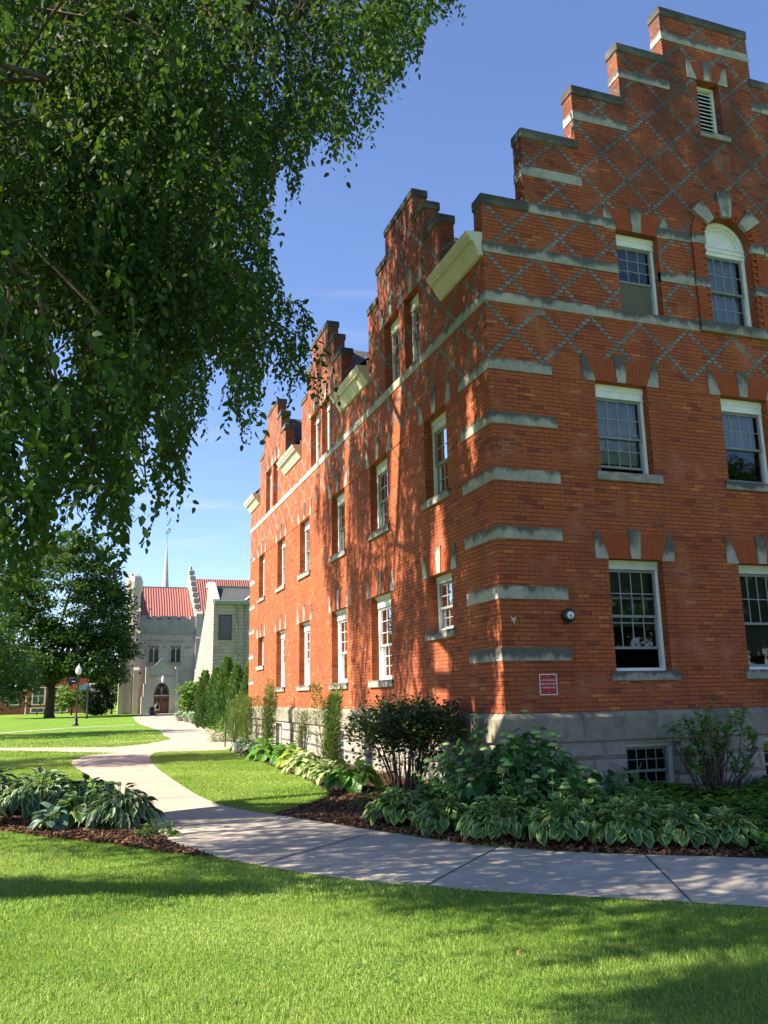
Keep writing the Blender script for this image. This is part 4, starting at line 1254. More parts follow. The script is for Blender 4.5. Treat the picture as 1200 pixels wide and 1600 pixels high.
def hosta(c, R, H, n, L, mat, label, T=HOSTA, seed=1, group=None, upright=0.):
    c = (c[0], c[1], .015)
    root = empty("hosta", c, label, "hosta", group)
    V, F, uv, ti, mb = hosta_leaves(c, R, H, n, L, T, seed, upright)
    plant_mesh("foliage", c, V, F, M[mat], uv, ti, root)
    st = mb.build("stalks", M['greenstem'], root, fix=False)
    return root
GL = "hostas in the bed beside the curving path"
hosta((-7.25, 2.55), .80, .62, 170, .215, 'hosta_white', "large mound of dark white-edged hosta leaves at the left end of the bed", T=HOSTAM, seed=3, group=GL)
hosta((-6.45, 2.05), .78, .56, 170, .20, 'hosta_white', "spreading white-edged dark hosta behind the blue-green one", T=HOSTAM, seed=4, group=GL)
hosta((-5.40, .30), .60, .46, 190, .18, 'hosta_white', "dense narrow-leaved dark hosta overhanging the path edge", T=HOSTAN, seed=5, group=GL)
hosta((-5.88, .60), .48, .36, 70, .20, 'hosta_yellow_edge', "mid green hosta with yellowish edges between two dark ones", seed=6, group=GL)
hosta((-6.22, .36), .25, .27, 20, .19, 'hosta_blue', "small blue-green hosta with smooth leaves on the bark mulch", seed=7, group=GL, upright=.5)
hosta((-7.22, 1.08), .38, .42, 34, .25, 'hosta_lime', "yellow-green hosta cut by the left edge of the photo", seed=8, group=GL)
hosta((-5.80, 1.55), .66, .50, 130, .20, 'hosta_white', "dark hosta at the back of the left bed near the path", T=HOSTAM, seed=9, group=GL)
GF = "hostas along the long brick wall"
for (x, y, R, H, n, L, m, lab, sd) in (
    (-1.52, 2.75, .52, .46, 52, .27, 'hosta_green', "glossy broad-leaved green hosta next to the dark shrub", 11),
    (-1.58, 4.05, .42, .38, 70, .19, 'hosta_cream', "nearest cream-centred hosta, by the glossy green one", 12),
    (-1.42, 5.35, .36, .34, 54, .19, 'hosta_cream', "cream-centred hosta at the foot of the tall feathery shrub", 13),
    (-1.45, 6.55, .46, .40, 76, .21, 'hosta_cream', "widest cream-centred hosta in the wall border", 14),
    (-1.35, 7.9, .42, .38, 60, .20, 'hosta_lime', "lime hosta between the cream ones and the bright green one", 15),
    (-1.22, 9.1, .42, .42, 46, .25, 'hosta_green', "bright green hosta near the thin feathery shrub", 16),
    (-1.42, 10.6, .50, .46, 52, .28, 'hosta_green', "big bright green hosta beside the grey-green clumps", 17),
    (-1.38, 12.4, .46, .40, 62, .21, 'hosta_gray', "grey-green hosta next to the big bright green one", 18),
    (-1.30, 14.2, .50, .40, 66, .20, 'hosta_gray', "farthest grey-green hosta, by the two dark stakes", 19)):
    hosta((x, y), R, H, n, L, m, lab, seed=sd, group=GF)
GC = "yellow-edged hostas round the building corner"
for (x, y, R, H, n, L, lab, sd) in (
    (-2.12, -1.12, .44, .36, 56, .22, "leftmost yellow-edged hosta at the corner, in front of the dark shrub", 21),
    (-1.86, -1.95, .40, .34, 48, .21, "yellow-edged hosta between the leftmost one and the path edge row", 22),
    (-1.54, -2.68, .46, .38, 60, .22, "yellow-edged hosta leaning over the path left of the path joint", 23),
    (-1.08, -2.30, .46, .46, 60, .23, "taller yellow-edged hosta under the hydrangea flowers", 24),
    (-1.02, -3.17, .48, .40, 66, .22, "yellow-edged hosta overhanging the path beneath the fire sign", 25),
    (-.45, -2.62, .48, .47, 64, .24, "yellow-edged hosta below the leafy plant beside the basement window", 26),
    (-.50, -3.56, .46, .38, 60, .22, "yellow-edged hosta by the right-hand path joint", 27),
    (.10, -3.05, .46, .40, 60, .22, "yellow-edged hosta in front of the basement window", 28),
    (.36, -4.08, .34, .30, 40, .20, "smallest yellow-edged hosta at the right end, half in the ground cover", 30),
    (.0, -3.84, .40, .34, 50, .21, "yellow-edged hosta second from the right end of the corner row", 29)):
    hosta((x, y), R * 1.22, H * 1.08, int(n * 3.2), L * .61, 'hosta_yellow_edge', lab, seed=sd, group=GC)

# ---- mounded and upright shrubs built of stems and separate leaves
def shrub(name, c, label, cat, stems, leafpos, leafdir, leafup, size, T, mat, seed, group=None, stemmat='twig'):
    root = empty(name, c, label, cat, group)
    mb = MB()
    for path, r in stems: mb.tube(path, r, 5)
    mb.build("stems", M[stemmat], root, fix=False)
    V, F = scatter(T[0], T[1], leafpos, leafdir, leafup, size)
    r = np.random.default_rng(seed)
    plant_mesh("foliage", c, V, F, M[mat], np.tile(T[2], (len(leafpos), 1)), np.repeat(r.uniform(0, 1, len(leafpos)), len(T[0])), root)
    return root

def mound(c, R, H, n, L, seed, lean=(0, 0), shell=.55):
    """leaf positions on and under the surface of a loose dome"""
    r = np.random.default_rng(seed)
    th = r.uniform(0, 6.283, n); e = np.arcsin(r.uniform(.05, 1, n))
    k = shell + (1 - shell) * r.random(n) ** .5
    lump = 1 + .16 * np.sin(3 * th + seed) + .10 * np.sin(5 * th + 2 * e * 3 + seed * 2)
    out = np.stack([np.cos(e) * np.cos(th), np.cos(e) * np.sin(th), np.sin(e)], 1)
    pos = np.array(c) + out * np.stack([R * lump * k, R * lump * k, H * lump * k], 1)
    pos[:, 0] += lean[0] * out[:, 2]; pos[:, 1] += lean[1] * out[:, 2]
    d = out * [1, 1, .25] + r.normal(0, .35, (n, 3)) + [0, 0, -.25]
    up = out * [.5, .5, 1] + [0, 0, .45] + r.normal(0, .28, (n, 3))
    return pos, d, up, L * r.uniform(.65, 1.15, n), out

hc = (-.62, -1.42, .0)
pos, d, up, sz_, out = mound(hc, 1.12, 1.02, 1900, .145, 31, shell=.45)
stems = []
for k in range(26):
    a = rnd.uniform(0, 6.28); q = rnd.uniform(.2, .85)
    stems.append(([(hc[0] + .12 * math.cos(a), hc[1] + .12 * math.sin(a), 0), (hc[0] + .4 * q * math.cos(a), hc[1] + .4 * q * math.sin(a), .45), (hc[0] + .9 * q * math.cos(a), hc[1] + .9 * q * math.sin(a), .9 - .4 * q)], [.008, .006, .004]))
hyd = shrub("hydrangea", hc, "mounded hydrangea with pale green flower heads at the brick corner", "hydrangea", stems, pos, d, up, sz_, BROAD, 'hydrangea', 31, stemmat='greenstem')
def bloom(c, r, parent):
    mb = MB(); rr = random.Random(int(c[0] * 1e4))
    n1, n2 = 10, 5
    pts = []
    for j in range(n2 + 1):
        e = math.pi / 2 * j / n2
        for k in range(n1):
            a = 2 * math.pi * k / n1
            q = r * (1 + rr.uniform(-.2, .2))
            pts.append((c[0] + q * math.cos(e) * math.cos(a), c[1] + q * math.cos(e) * math.sin(a), c[2] + .68 * q * math.sin(e)))
    fs = [(j * n1 + k, j * n1 + (k + 1) % n1, (j + 1) * n1 + (k + 1) % n1, (j + 1) * n1 + k) for j in range(n2) for k in range(n1)]
    fs.append(tuple(range(n1 - 1, -1, -1)))
    mb.mesh_faces(pts, fs, 0, True)
    mb.tube([(c[0], c[1], c[2] - .13), (c[0], c[1], c[2] + .005)], .0035, 4, cap=False)
    return mb.build("flower_head", M['flower'], parent)
r_ = np.random.default_rng(5)
for k in range(64):
    a = r_.uniform(2.4, 6.5); e = math.asin(r_.uniform(.22, 1))
    lump = 1 + .16 * math.sin(3 * a + 31) + .10 * math.sin(5 * a + 6 * e + 62)
    q = r_.uniform(1.0, 1.13) * lump
    bloom((hc[0] + 1.12 * q * math.cos(e) * math.cos(a), hc[1] + 1.12 * q * math.cos(e) * math.sin(a), hc[2] + 1.02 * q * math.sin(e)), r_.uniform(.04, .075), hyd)
lc = (.72, -1.75, .0)
pos, d, up, sz_, out = mound(lc, .48, .58, 200, .165, 33, shell=.45)
stems = [([(lc[0], lc[1], 0), (lc[0] + .3 * math.cos(k), lc[1] + .3 * math.sin(k), .5 + .03 * k)], [.007, .004]) for k in range(7)]
shrub("hydrangea", lc, "broad-leaved hydrangea without flowers in front of the basement window", "hydrangea", stems, pos, d, up, sz_, BROAD, 'hydrangea', 33, stemmat='greenstem')

# dark shrub at the long wall: many bare stems fanning from the base under a flat leafy top
dc = (-1.02, 1.55, .0)
stems = []; tips = []
r_ = random.Random(8)
for k in range(46):
    a = r_.uniform(0, 6.28); q = r_.uniform(.15, 1) ** .7
    b = (dc[0] + .16 * math.cos(a), dc[1] + .16 * math.sin(a), 0)
    mid = (dc[0] + .45 * q * math.cos(a) + r_.uniform(-.08, .08), dc[1] + .5 * q * math.sin(a) + r_.uniform(-.08, .08), r_.uniform(.5, .75))
    tip = (dc[0] + .80 * q * math.cos(a) + r_.uniform(-.06, .06), dc[1] + 1.0 * q * math.sin(a) + r_.uniform(-.06, .06), 1.48 - .22 * q * q + r_.uniform(-.14, .08))
    w0 = r_.choice((.008, .012, .02))
    stems.append(([b, tuple((b[i] + mid[i]) / 2 + r_.uniform(-.05, .05) for i in range(3)), mid, tip], [w0, w0 * .9, w0 * .65, .004])); tips.append((mid, tip))
    for j in range(3):
        f = r_.uniform(.1, .9); s0 = tuple(mid[i] + (tip[i] - mid[i]) * f for i in range(3))
        s1 = (s0[0] + r_.uniform(-.25, .25), s0[1] + r_.uniform(-.25, .25), s0[2] + r_.uniform(-.05, .28))
        stems.append(([s0, s1], [.005, .002])); tips.append((s0, s1))
lp = []; ld = []; lu = []
for m0, t0 in tips:
    for j in range(26):
        f = r_.random() ** .5
        p = [m0[i] + (t0[i] - m0[i]) * f + r_.gauss(0, .06) for i in range(3)]
        if p[2] < .45 and r_.random() < .75: continue
        p[2] = min(p[2], 1.58)
        lp.append(p); ld.append((r_.gauss(0, 1), r_.gauss(0, 1), r_.gauss(.1, .5))); lu.append((r_.gauss(0, .5), r_.gauss(0, .5), 1))
for j in range(2400):
    a = r_.uniform(0, 6.28); q = r_.random() ** .5
    p = [dc[0] + .98 * q * math.cos(a), dc[1] + 1.10 * q * math.sin(a), 1.44 - .30 * q ** 3 + r_.gauss(-.12, .12)]
    lp.append(p); ld.append((r_.gauss(0, 1), r_.gauss(0, 1), r_.gauss(.1, .5))); lu.append((r_.gauss(0, .5), r_.gauss(0, .5), 1))
for j in range(1500):
    a = r_.uniform(0, 6.28); q = r_.uniform(.35, 1.0)
    if math.sin(3 * a + 1.0) < -.1 and r_.random() < .8: continue
    p = [dc[0] + .95 * q * math.cos(a), dc[1] + 1.12 * q * math.sin(a), .35 + .85 * r_.random() ** .7 + .1 * q]
    lp.append(p); ld.append((r_.gauss(0, 1), r_.gauss(0, 1), r_.gauss(.1, .5))); lu.append((r_.gauss(0, .5), r_.gauss(0, .5), 1))
for j in range(26):
    a = r_.uniform(0, 6.28); q = r_.uniform(.3, 1.0)
    b = (dc[0] + .85 * q * math.cos(a), dc[1] + 1.0 * q * math.sin(a), 1.36 - .2 * q * q); t2 = (b[0] + r_.gauss(0, .07), b[1] + r_.gauss(0, .07), b[2] + r_.uniform(.1, .26))
    stems.append(([b, t2], [.004, .002]))
    for k in range(9):
        f = r_.random(); lp.append([b[i] + (t2[i] - b[i]) * f + r_.gauss(0, .015) for i in range(3)]); ld.append((r_.gauss(0, 1), r_.gauss(0, 1), .5)); lu.append((r_.gauss(0, .5), r_.gauss(0, .5), 1))
shrub("shrub", dc, "dark open-stemmed shrub with a flat leafy top against the long wall", "shrub", stems, np.array(lp), np.array(ld), np.array(lu), np.array([r_.uniform(.035, .065) for _ in lp]), ROUND, 'shrub_leaf', 8)

# hard-pruned shrub in front of the gable wall
pc = (3.12, -.72, -.02)
stems = []; lp = []; ld = []; lu = []
r_ = random.Random(21)
for k in range(40):
    a = r_.uniform(0, 6.28); q = r_.uniform(.1, 1)
    h = r_.choice((.35, .5, .7, .9, 1.2)) * r_.uniform(.85, 1.1)
    b = (pc[0] + .30 * math.cos(a) * q, pc[1] + .16 * math.sin(a) * q, -.02)
    m1 = (b[0] + .22 * q * math.cos(a) + r_.uniform(-.12, .12), b[1] + .15 * q * math.sin(a), h * .55)
    t1 = (b[0] + .62 * q * math.cos(a) + r_.uniform(-.16, .16), b[1] + .3 * q * math.sin(a), h)
    w0 = r_.choice((.010, .016, .026))
    stems.append(([b, m1, t1], [w0, w0 * .85, w0 * .6]))
    for j in range(r_.choice((1, 2, 3))):
        f = r_.uniform(.3, 1); s0 = tuple(m1[i] + (t1[i] - m1[i]) * f for i in range(3))
        s1 = (s0[0] + r_.uniform(-.16, .16), s0[1] + r_.uniform(-.12, .12), s0[2] + r_.uniform(.12, .42))
        stems.append(([s0, s1], [.005, .002]))
        for i2 in range(17):
            g = r_.random() ** .6; p = [s0[i] + (s1[i] - s0[i]) * g + r_.gauss(0, .03) for i in range(3)]
            lp.append(p); ld.append((r_.gauss(0, 1), r_.gauss(0, 1), r_.gauss(.2, .5))); lu.append((r_.gauss(0, .5), r_.gauss(0, .5) - .3, 1))
shrub("shrub", pc, "hard-pruned woody shrub with bare cut stems below the right-hand windows", "shrub", stems, np.array(lp), np.array(ld), np.array(lu), np.array([r_.uniform(.035, .07) for _ in lp]), ROUND, 'cover', 21)
# small sprouts on the mulch
for (x, y, R, H, n, L, lab, sd) in ((-2.10, .62, .16, .16, 26, .085, "tiny dark sprouting plant alone on the bark mulch", 41), (-1.62, 1.05, .30, .34, 60, .09, "young bright green leafy plant under the dark shrub", 42)):
    c = (x, y, .015); pos, d, up, s_, o_ = mound(c, R, H, n, L, sd, shell=.3)
    shrub("small_plant", c, lab, "plant", [([c, (x + .05 * k, y + .04, H * .7)], [.004, .002]) for k in (-1, 0, 1)], pos, d, up, s_, BROAD, 'hydrangea' if sd == 41 else 'cover', sd, stemmat='greenstem')
# stalks and ferns at the left bed edge
c = (-5.56, .06, .02); st = []; r_ = random.Random(3)
for k in range(11):
    a = r_.uniform(0, 6.28); q = r_.uniform(.02, .16)
    st.append(([(c[0] + .03 * math.cos(a), c[1] + .03 * math.sin(a), .02), (c[0] + q * math.cos(a), c[1] + q * math.sin(a), r_.uniform(.2, .36))], [.006, .003]))
root = empty("stalks_clump", c, "clump of bare pale stalks at the front edge of the left bed", "plant")
mb = MB()
for p, r in st: mb.tube(p, r, 5)
mb.build("stalks", M['greenstem'], root, fix=False)
c = (-5.02, -.62, .015); pos, d, up, s_, o_ = mound(c, .26, .16, 160, .06, 47, shell=.3)
shrub("fern", c, "low ferny plant at the tip of the left bed beside the path", "fern", [([c, (c[0] + .12 * math.cos(k), c[1] + .12 * math.sin(k), .1)], [.003, .002]) for k in range(6)], pos, d, up, s_, BROAD, 'cover', 47, stemmat='greenstem')

# ground cover under the gable wall: nobody could count it
r_ = np.random.default_rng(77)
n = 6500
X = r_.uniform(.1, 6.0, n); Y = r_.uniform(-6.6, -.18, n)
k = inpoly(X, Y, BED_R) & ~((X < .30) & (Y < -2.4)) & (Y > -.82 * X - 4.42)
X, Y = X[k], Y[k]; n = len(X)
hh = .10 + .06 * np.sin(X * 2.3) * np.sin(Y * 2.9) + r_.uniform(-.04, .09, n)
P = np.stack([X, Y, hh], 1); m = 6
a = np.tile(np.arange(m) * 2 * np.pi / m, n) + np.repeat(r_.uniform(0, 6.28, n), m)
d = np.stack([np.cos(a), np.sin(a), r_.normal(.1, .25, n * m)], 1); up = np.stack([-.3 * np.cos(a), -.3 * np.sin(a), np.ones(n * m)], 1)
V, F = scatter(BROAD[0], BROAD[1], np.repeat(P, m, 0), d, up, r_.uniform(.05, .085, n * m))
meta(np_mesh("ground_cover", V, F, M['cover'], uv=np.tile(BROAD[2], (n * m, 1)), tint=np.repeat(np.repeat(r_.uniform(0, 1, n), m), len(BROAD[0]))), kind="stuff")

# ---- feathery upright evergreens by the long wall
NEEDLE = (np.array([[0, 0, 0], [.06, .4, 0], [0, 1, -.05], [-.06, .4, 0]]), np.array([[0, 1, 2, 3]]), np.array([[.5, 0], [1, .4], [.5, 1], [0, .4]]))
def feathery(c, h, R, n, lab, seed, gaps=0.):
    r = np.random.default_rng(seed)
    stems = []; tops = []
    for k in range(7):
        a = r.uniform(0, 6.28); q = r.uniform(.1, .75) * R
        t = (c[0] + q * math.cos(a), c[1] + q * math.sin(a), h * r.uniform(.72, 1.0))
        stems.append(([(c[0] + .06 * math.cos(a), c[1] + .06 * math.sin(a), c[2]), (c[0] + .7 * q * math.cos(a), c[1] + .7 * q * math.sin(a), h * .45), t], [.012, .008, .003])); tops.append((a, q, t[2]))
    i = r.integers(0, 7, n); A = np.array(tops)[i]
    z = r.random(n) ** .8
    rr = R * .34 * (1 - .55 * z) * r.random(n) ** .6
    th = r.uniform(0, 6.28, n)
    ax = A[:, 1] * (.3 + .7 * z)
    pos = np.stack([c[0] + ax * np.cos(A[:, 0]) + rr * np.cos(th), c[1] + ax * np.sin(A[:, 0]) + rr * np.sin(th), c[2] + .12 + z * (A[:, 2] - .05)], 1)
    if gaps > 0:
        k = np.sin(pos[:, 2] * 7 + seed) + np.sin(th * 2) * .5 > -1.2 + gaps
        pos, th = pos[k], th[k]
    n = len(pos)
    d = np.stack([np.cos(th), np.sin(th), r.uniform(.2, 1.4, n)], 1); up = r.normal(0, 1, (n, 3))
    return shrub("feathery_evergreen", c, lab, "evergreen", stems, pos, d, up, r.uniform(.08, .16, n), NEEDLE, 'feather', seed, "feathery evergreens along the long wall")
feathery((-.92, 6.45, .0), 1.86, .42, 5200, "tallest dense feathery evergreen under the third window from the corner", 51)
feathery((-.85, 9.3, .0), 1.38, .36, 900, "thin see-through feathery evergreen behind the lime hosta", 52, .4)
feathery((-.80, 13.9, .0), 2.02, .45, 3600, "slender feathery evergreen in front of the stone foundation", 53)
feathery((-.75, 17.3, .0), 1.62, .55, 3000, "bushy feathery evergreen near the far corner of the brick building", 54)
feathery((-.85, 19.4, .0), 1.55, .60, 3000, "feathery evergreen beside the two dark stakes at the path", 55)
c = (-.85, 21.6, -.02); pos, d, up, s_, o_ = mound(c, .5, .95, 500, .30, 57, shell=.2)
shrub("tall_grass", c, "arching tuft of pale green tall grass by the path crossing", "plant", [([c, (c[0] + .1, c[1], .5)], [.004, .002])], pos, d, up, s_, NEEDLE, 'feather', 57, stemmat='greenstem')
for (x, y, lab) in ((-1.42, 17.6, "left one of two thin dark stakes at the path crossing"), (-1.16, 17.3, "right one of two thin dark stakes at the path crossing")):
    m = MB(); m.tube([(x, y, -.05), (x, y, .78)], [.022, .02], 8); m.lathe((x, y, .78), [(.024, 0), (.024, .02), (.008, .035)], 8)
    m.v = [(a - x, b_ - y, c_) for a, b_, c_ in m.v]
    o = m.build("garden_stake", M['black']); o.location = (x, y, 0); meta(o, lab, "stake", "dark stakes by the path")

# ---- cedar columns beyond the building
SPRAY = (np.array([[0, 0, 0], [.22, .35, .03], [.12, .8, 0], [0, 1, -.03], [-.12, .8, 0], [-.22, .35, .03]]), np.array([[0, 1, 2, 5], [5, 2, 3, 4]]), np.array([[.5, 0], [1, .35], [.8, .8], [.5, 1], [.2, .8], [0, .35]]))
def cedar(c, h, R, n, lab, seed):
    r = np.random.default_rng(seed)
    z = r.random(n) ** .85; th = r.uniform(0, 6.28, n)
    prof = np.minimum(1, (1 - z) * 2.2) ** .7 * (.75 + .25 * np.minimum(1, z * 5))
    lump = 1 + .16 * np.sin(th * 3 + z * 9 + seed) + .12 * np.sin(th * 5 - z * 17 + seed * 3)
    rr = R * prof * lump * r.uniform(.55, 1.05, n)
    pos = np.stack([c[0] + rr * np.cos(th), c[1] + rr * np.sin(th), c[2] + .05 + z * h * .96], 1)
    d = np.stack([np.cos(th) * .7, np.sin(th) * .7, r.uniform(.4, 1.4, n)], 1); up = np.stack([np.cos(th), np.sin(th), r.normal(0, .5, n)], 1) + r.normal(0, .35, (n, 3))
    return shrub("cedar", c, lab, "cedar tree", [([c, (c[0], c[1], c[2] + h * .9)], [.06, .015])], pos, d, up, r.uniform(.14, .26, n), SPRAY, 'cedar', seed, "columnar cedars between the brick hall and the stone building", 'bark')
cedar((0.78, 40.0, -.17), 3.35, .50, 2600, "leftmost columnar cedar, edging the path", 61)
cedar((1.02, 37.2, -.14), 3.40, .42, 2400, "second columnar cedar from the path, darker and narrow", 62)
cedar((1.15, 34.2, -.11), 3.85, .50, 2800, "tallest columnar cedar, in the middle of the row", 63)
cedar((1.36, 32.2, -.10), 3.35, .40, 2300, "columnar cedar just right of the tallest one", 64)
cedar((1.70, 30.2, -.08), 3.40, .48, 2600, "rightmost columnar cedar, against the brick hall's far corner", 65)
# ================================================================== trees
M['leaf_big'] = mat_leaf("shade_tree_leaf", (.014, .038, .010), (.037, .080, .016), (.19, .34, .02), .6, .2, .27, veins=False)
M['leaf_maple'] = mat_leaf("maple_leaf", (.022, .055, .014), (.060, .115, .024), (.16, .30, .02), .5, .35, .28, veins=False)
M['leaf_light'] = mat_leaf("light_tree_leaf", (.075, .15, .026), (.16, .25, .045), (.22, .36, .03), .5, .35, .32, veins=False)
M['leaf_dark'] = mat_leaf("dark_yew_leaf", (.012, .028, .012), (.028, .052, .018), (.04, .09, .02), .6, .3, .15, veins=False)

def curve_path(p, q, sag=.0, n=6, wob=.12, seed=0):
    r = np.random.default_rng(seed); p = np.array(p, float); q = np.array(q, float); L = np.linalg.norm(q - p)
    out = []
    for k in range(n + 1):
        t = k / n; a = p + (q - p) * t
        a = a + r.normal(0, wob * L * .12, 3) * math.sin(math.pi * t); a[2] += sag * L * math.sin(math.pi * t)
        out.append(a)
    return out

# ---- the big shade tree whose drooping boughs hang into the picture
OUTLINE = [(-400, -600), (740, -600), (722, -10), (728, 6), (700, 24), (664, 44), (660, 88), (642, 98), (622, 140), (590, 165), (592, 202), (628, 218), (656, 246), (636, 268), (604, 238), (574, 208), (560, 232), (528, 240), (500, 212), (480, 245), (474, 306), (455, 296), (440, 262), (424, 300), (428, 350), (425, 400), (442, 440), (482, 482), (502, 520), (516, 556), (532, 600), (534, 640), (500, 632), (470, 602), (450, 634), (428, 590), (411, 572), (410, 650), (440, 694), (428, 704), (395, 692), (368, 660), (342, 640), (352, 590), (318, 548), (324, 600), (320, 652), (292, 688), (290, 762), (264, 796), (250, 812), (230, 772), (214, 760), (202, 800), (194, 850), (198, 896), (180, 872), (150, 846), (128, 862), (108, 838), (88, 868), (58, 880), (44, 915), (-10, 935), (-400, 935)]
GAPS = [[(72, 520), (112, 515), (118, 580), (84, 600)], [(205, 765), (250, 700), (240, 640), (214, 690)], [(70, 800), (120, 760), (150, 800), (100, 850)], [(20, 690), (40, 660), (56, 720), (30, 760)]]
LIT_FORE = [(-7.48, -3.08), (-6.49, -3.4), (-5.73, -3.61), (-4.75, -4.17), (-3.78, -4.72), (-3.53, -6.14), (-3.24, -6.69), (-2.65, -6.81), (-1.76, -6.9), (-1.04, -7.2), (-3.46, -10.25), (-7.5, -9.09)]
LIT_MID = [(-8.4, 1.42), (-7.36, 3.5), (-5.3, 2.6), (-4.79, 1.55), (-4.1, 1.3), (-3.3, .95), (-2.03, 2.25), (-1.0, 9.5), (-2.92, 10.2), (-5.57, 10.2), (-8.01, 14.71), (-13.47, 18.29)]
LIT_LAWN = [(-6.9, -1.3), (-5.41, -2.09), (-4.83, -3.7), (-6.56, -2.56)]
SHADE2 = [(-3.04, -7.36), (-2.57, -7.28), (-1.9, -7.33), (-2.3, -8.2), (-3.06, -7.75)]
BND_Z = [0, 1.4, 2.89, 4.02, 5.53, 6.74, 8.43, 10.07, 14]
BND_Y = [7.6, 7.89, 7.83, 9.88, 10.78, 11.34, 10.9, 12.1, 9]
def sun_hit(P):
    Lv = -SUN
    tf = (0 - P[:, 0]) / Lv[0]
    zf = P[:, 2] + Lv[2] * tf; yf = P[:, 1] + Lv[1] * tf
    t = P[:, 2] / SUN[2]
    gx = P[:, 0] + Lv[0] * t; gy = P[:, 1] + Lv[1] * t
    face = (zf > 0) & (yf > 0) & (yf < 21.3)
    return face, yf, zf, gx, gy
def keep_sunlit(P, r, leak=.05):
    """drop what would shade the stretches that stand in full sun"""
    face, yf, zf, gx, gy = sun_hit(P)
    stk = np.sin(3.1 * yf + .7 * np.sin(.9 * zf) + .8) + .8 * np.sin(5.3 * yf + .45 * zf) + .7 * np.sin(.75 * zf + 1.7 * yf + 2.0)
    stk = stk > 1.16 + .06 * (zf - 4)                       # gaps between the hanging boughs let streaks of sun through
    lit = np.where(face, (yf > np.interp(zf, BND_Z, BND_Y)) | stk, (inpoly(gx, gy, LIT_FORE) & ~inpoly(gx, gy, SHADE2)) | inpoly(gx, gy, LIT_MID) | inpoly(gx, gy, LIT_LAWN))
    return ~lit | (r.random(len(P)) < leak)
def in_outline(P, pad=0):
    px, py, pz = to_view(P)
    infr = (pz > .3) & (px > -30) & (px < 1300) & (py > -240) & (py < 1630)
    ok = inpoly(px, py, OUTLINE)
    for g in GAPS: ok &= ~inpoly(px, py, g)
    return ~infr | ok

TB = np.array([-10.6, 1.4, 0.0])
tree = empty("shade_tree", TB, "huge shade tree with drooping leafy boughs overhead at the left", "tree")
r5 = np.random.default_rng(55)
mb = MB()
tp = [TB + [0, 0, -.2], TB + [.02, 0, .5], TB + [.1, -.05, 2.2], TB + [.3, -.2, 4.2], TB + [.7, -.5, 6.0]]
mb.tube(tp, [.78, .56, .46, .42, .36], 14)
mb.build("trunk", M['bark'], tree)
limb_ends = [(-6.9, -2.1, 7.2), (-4.9, -2.2, 10.9), (-3.3, -.2, 12.2), (-3.2, 3.6, 13.0), (-6.5, 5.0, 13.5), (-9.5, -2.0, 12.0), (-7.6, -4.2, 6.6), (-12.5, 3.5, 11.0), (-8.0, 1.5, 14.5), (-5.0, 1.0, 9.6)]
limbs = []
for i, e in enumerate(limb_ends):
    s0 = tp[3] if i % 2 else tp[4]
    pth = curve_path(s0, e, .10, 8, .7, 100 + i)
    limbs.append(pth)
    m = MB(); m.tube(pth, list(np.linspace(.22 if i else .26, .05, len(pth))), 9)
    m.build("limb", M['bark'], tree)
LP = np.array([p for pth in limbs for p in pth[2:]])

# clusters of drooping twigs through the volume of the crown
def crown_points(n):
    out = []
    c = np.array([-6.6, .3, 9.6]); R3 = np.array([6.6, 8.2, 7.6])
    while len(out) < n:
        q = r5.uniform(-1, 1, (20000, 3))
        s = (np.abs(q) ** 2.7).sum(1)
        q = q[(s < 1)]
        P = c + q * R3
        k = (P[:, 0] < -.9) & (P[:, 2] > 2.4) & (P[:, 2] > 2.2 + .33 * np.maximum(0, P[:, 1] + 3.0))
        P = P[k]
        k = in_outline(P) & keep_sunlit(P, r5, .04)
        # nothing close to the lens
        k &= np.linalg.norm(P - CAM, axis=1) > 4.6
        out += list(P[k])
    return np.array(out[:n])
def visible_points(n):
    out = []
    while len(out) < n:
        m = 6000
        x = r5.uniform(-25, 735, m); y = r5.uniform(-30, 925, m)
        base = np.interp(y, [0, 300, 600, 950], [11.0, 9.8, 7.7, 6.0]) + np.interp(x, [0, 300, 700], [0, .5, 1.0])
        dd = base * r5.uniform(.92, 1.75, m)
        ray = FZ + ((x - 600) / 1320)[:, None] * RX - ((y - 800) / 1320)[:, None] * UY
        P = CAM + unit(ray) * dd[:, None]
        q = np.abs((P - np.array([-6.6, .3, 9.6])) / np.array([6.6, 8.6, 7.9]))
        k = ((q ** 3).sum(1) < 1.05) & (P[:, 0] < -.9) & in_outline(P)
        P = P[k]; P = P[keep_sunlit(P, r5, .10)]
        lum = np.sin(P[:, 0] * 1.9 + 1.3 * np.sin(P[:, 1] * 1.1)) + np.sin(P[:, 1] * 1.7 + P[:, 2] * .9) + np.sin(P[:, 2] * 1.5 - P[:, 0] * .7)
        P = P[r5.random(len(P)) < np.clip(.46 + .36 * lum, .03, 1)]
        out += list(P)
    return np.array(out[:n])
CV = visible_points(760)
CO = crown_points(700)
SHD = [[(-5.0, .9), (-5.3, -1.6), (-4.6, -3.4), (-3.75, -4.5), (-3.4, -5.9), (-2.9, -6.5), (-1.2, -6.6), (1.5, -7.5), (1.5, -3.0), (-1.0, -2.0), (-2.6, .9)], SHADE2, SHADE2, [(-6.9, -2.5), (-4.7, -3.6), (-4.7, -4.1), (-6.9, -3.1)]]
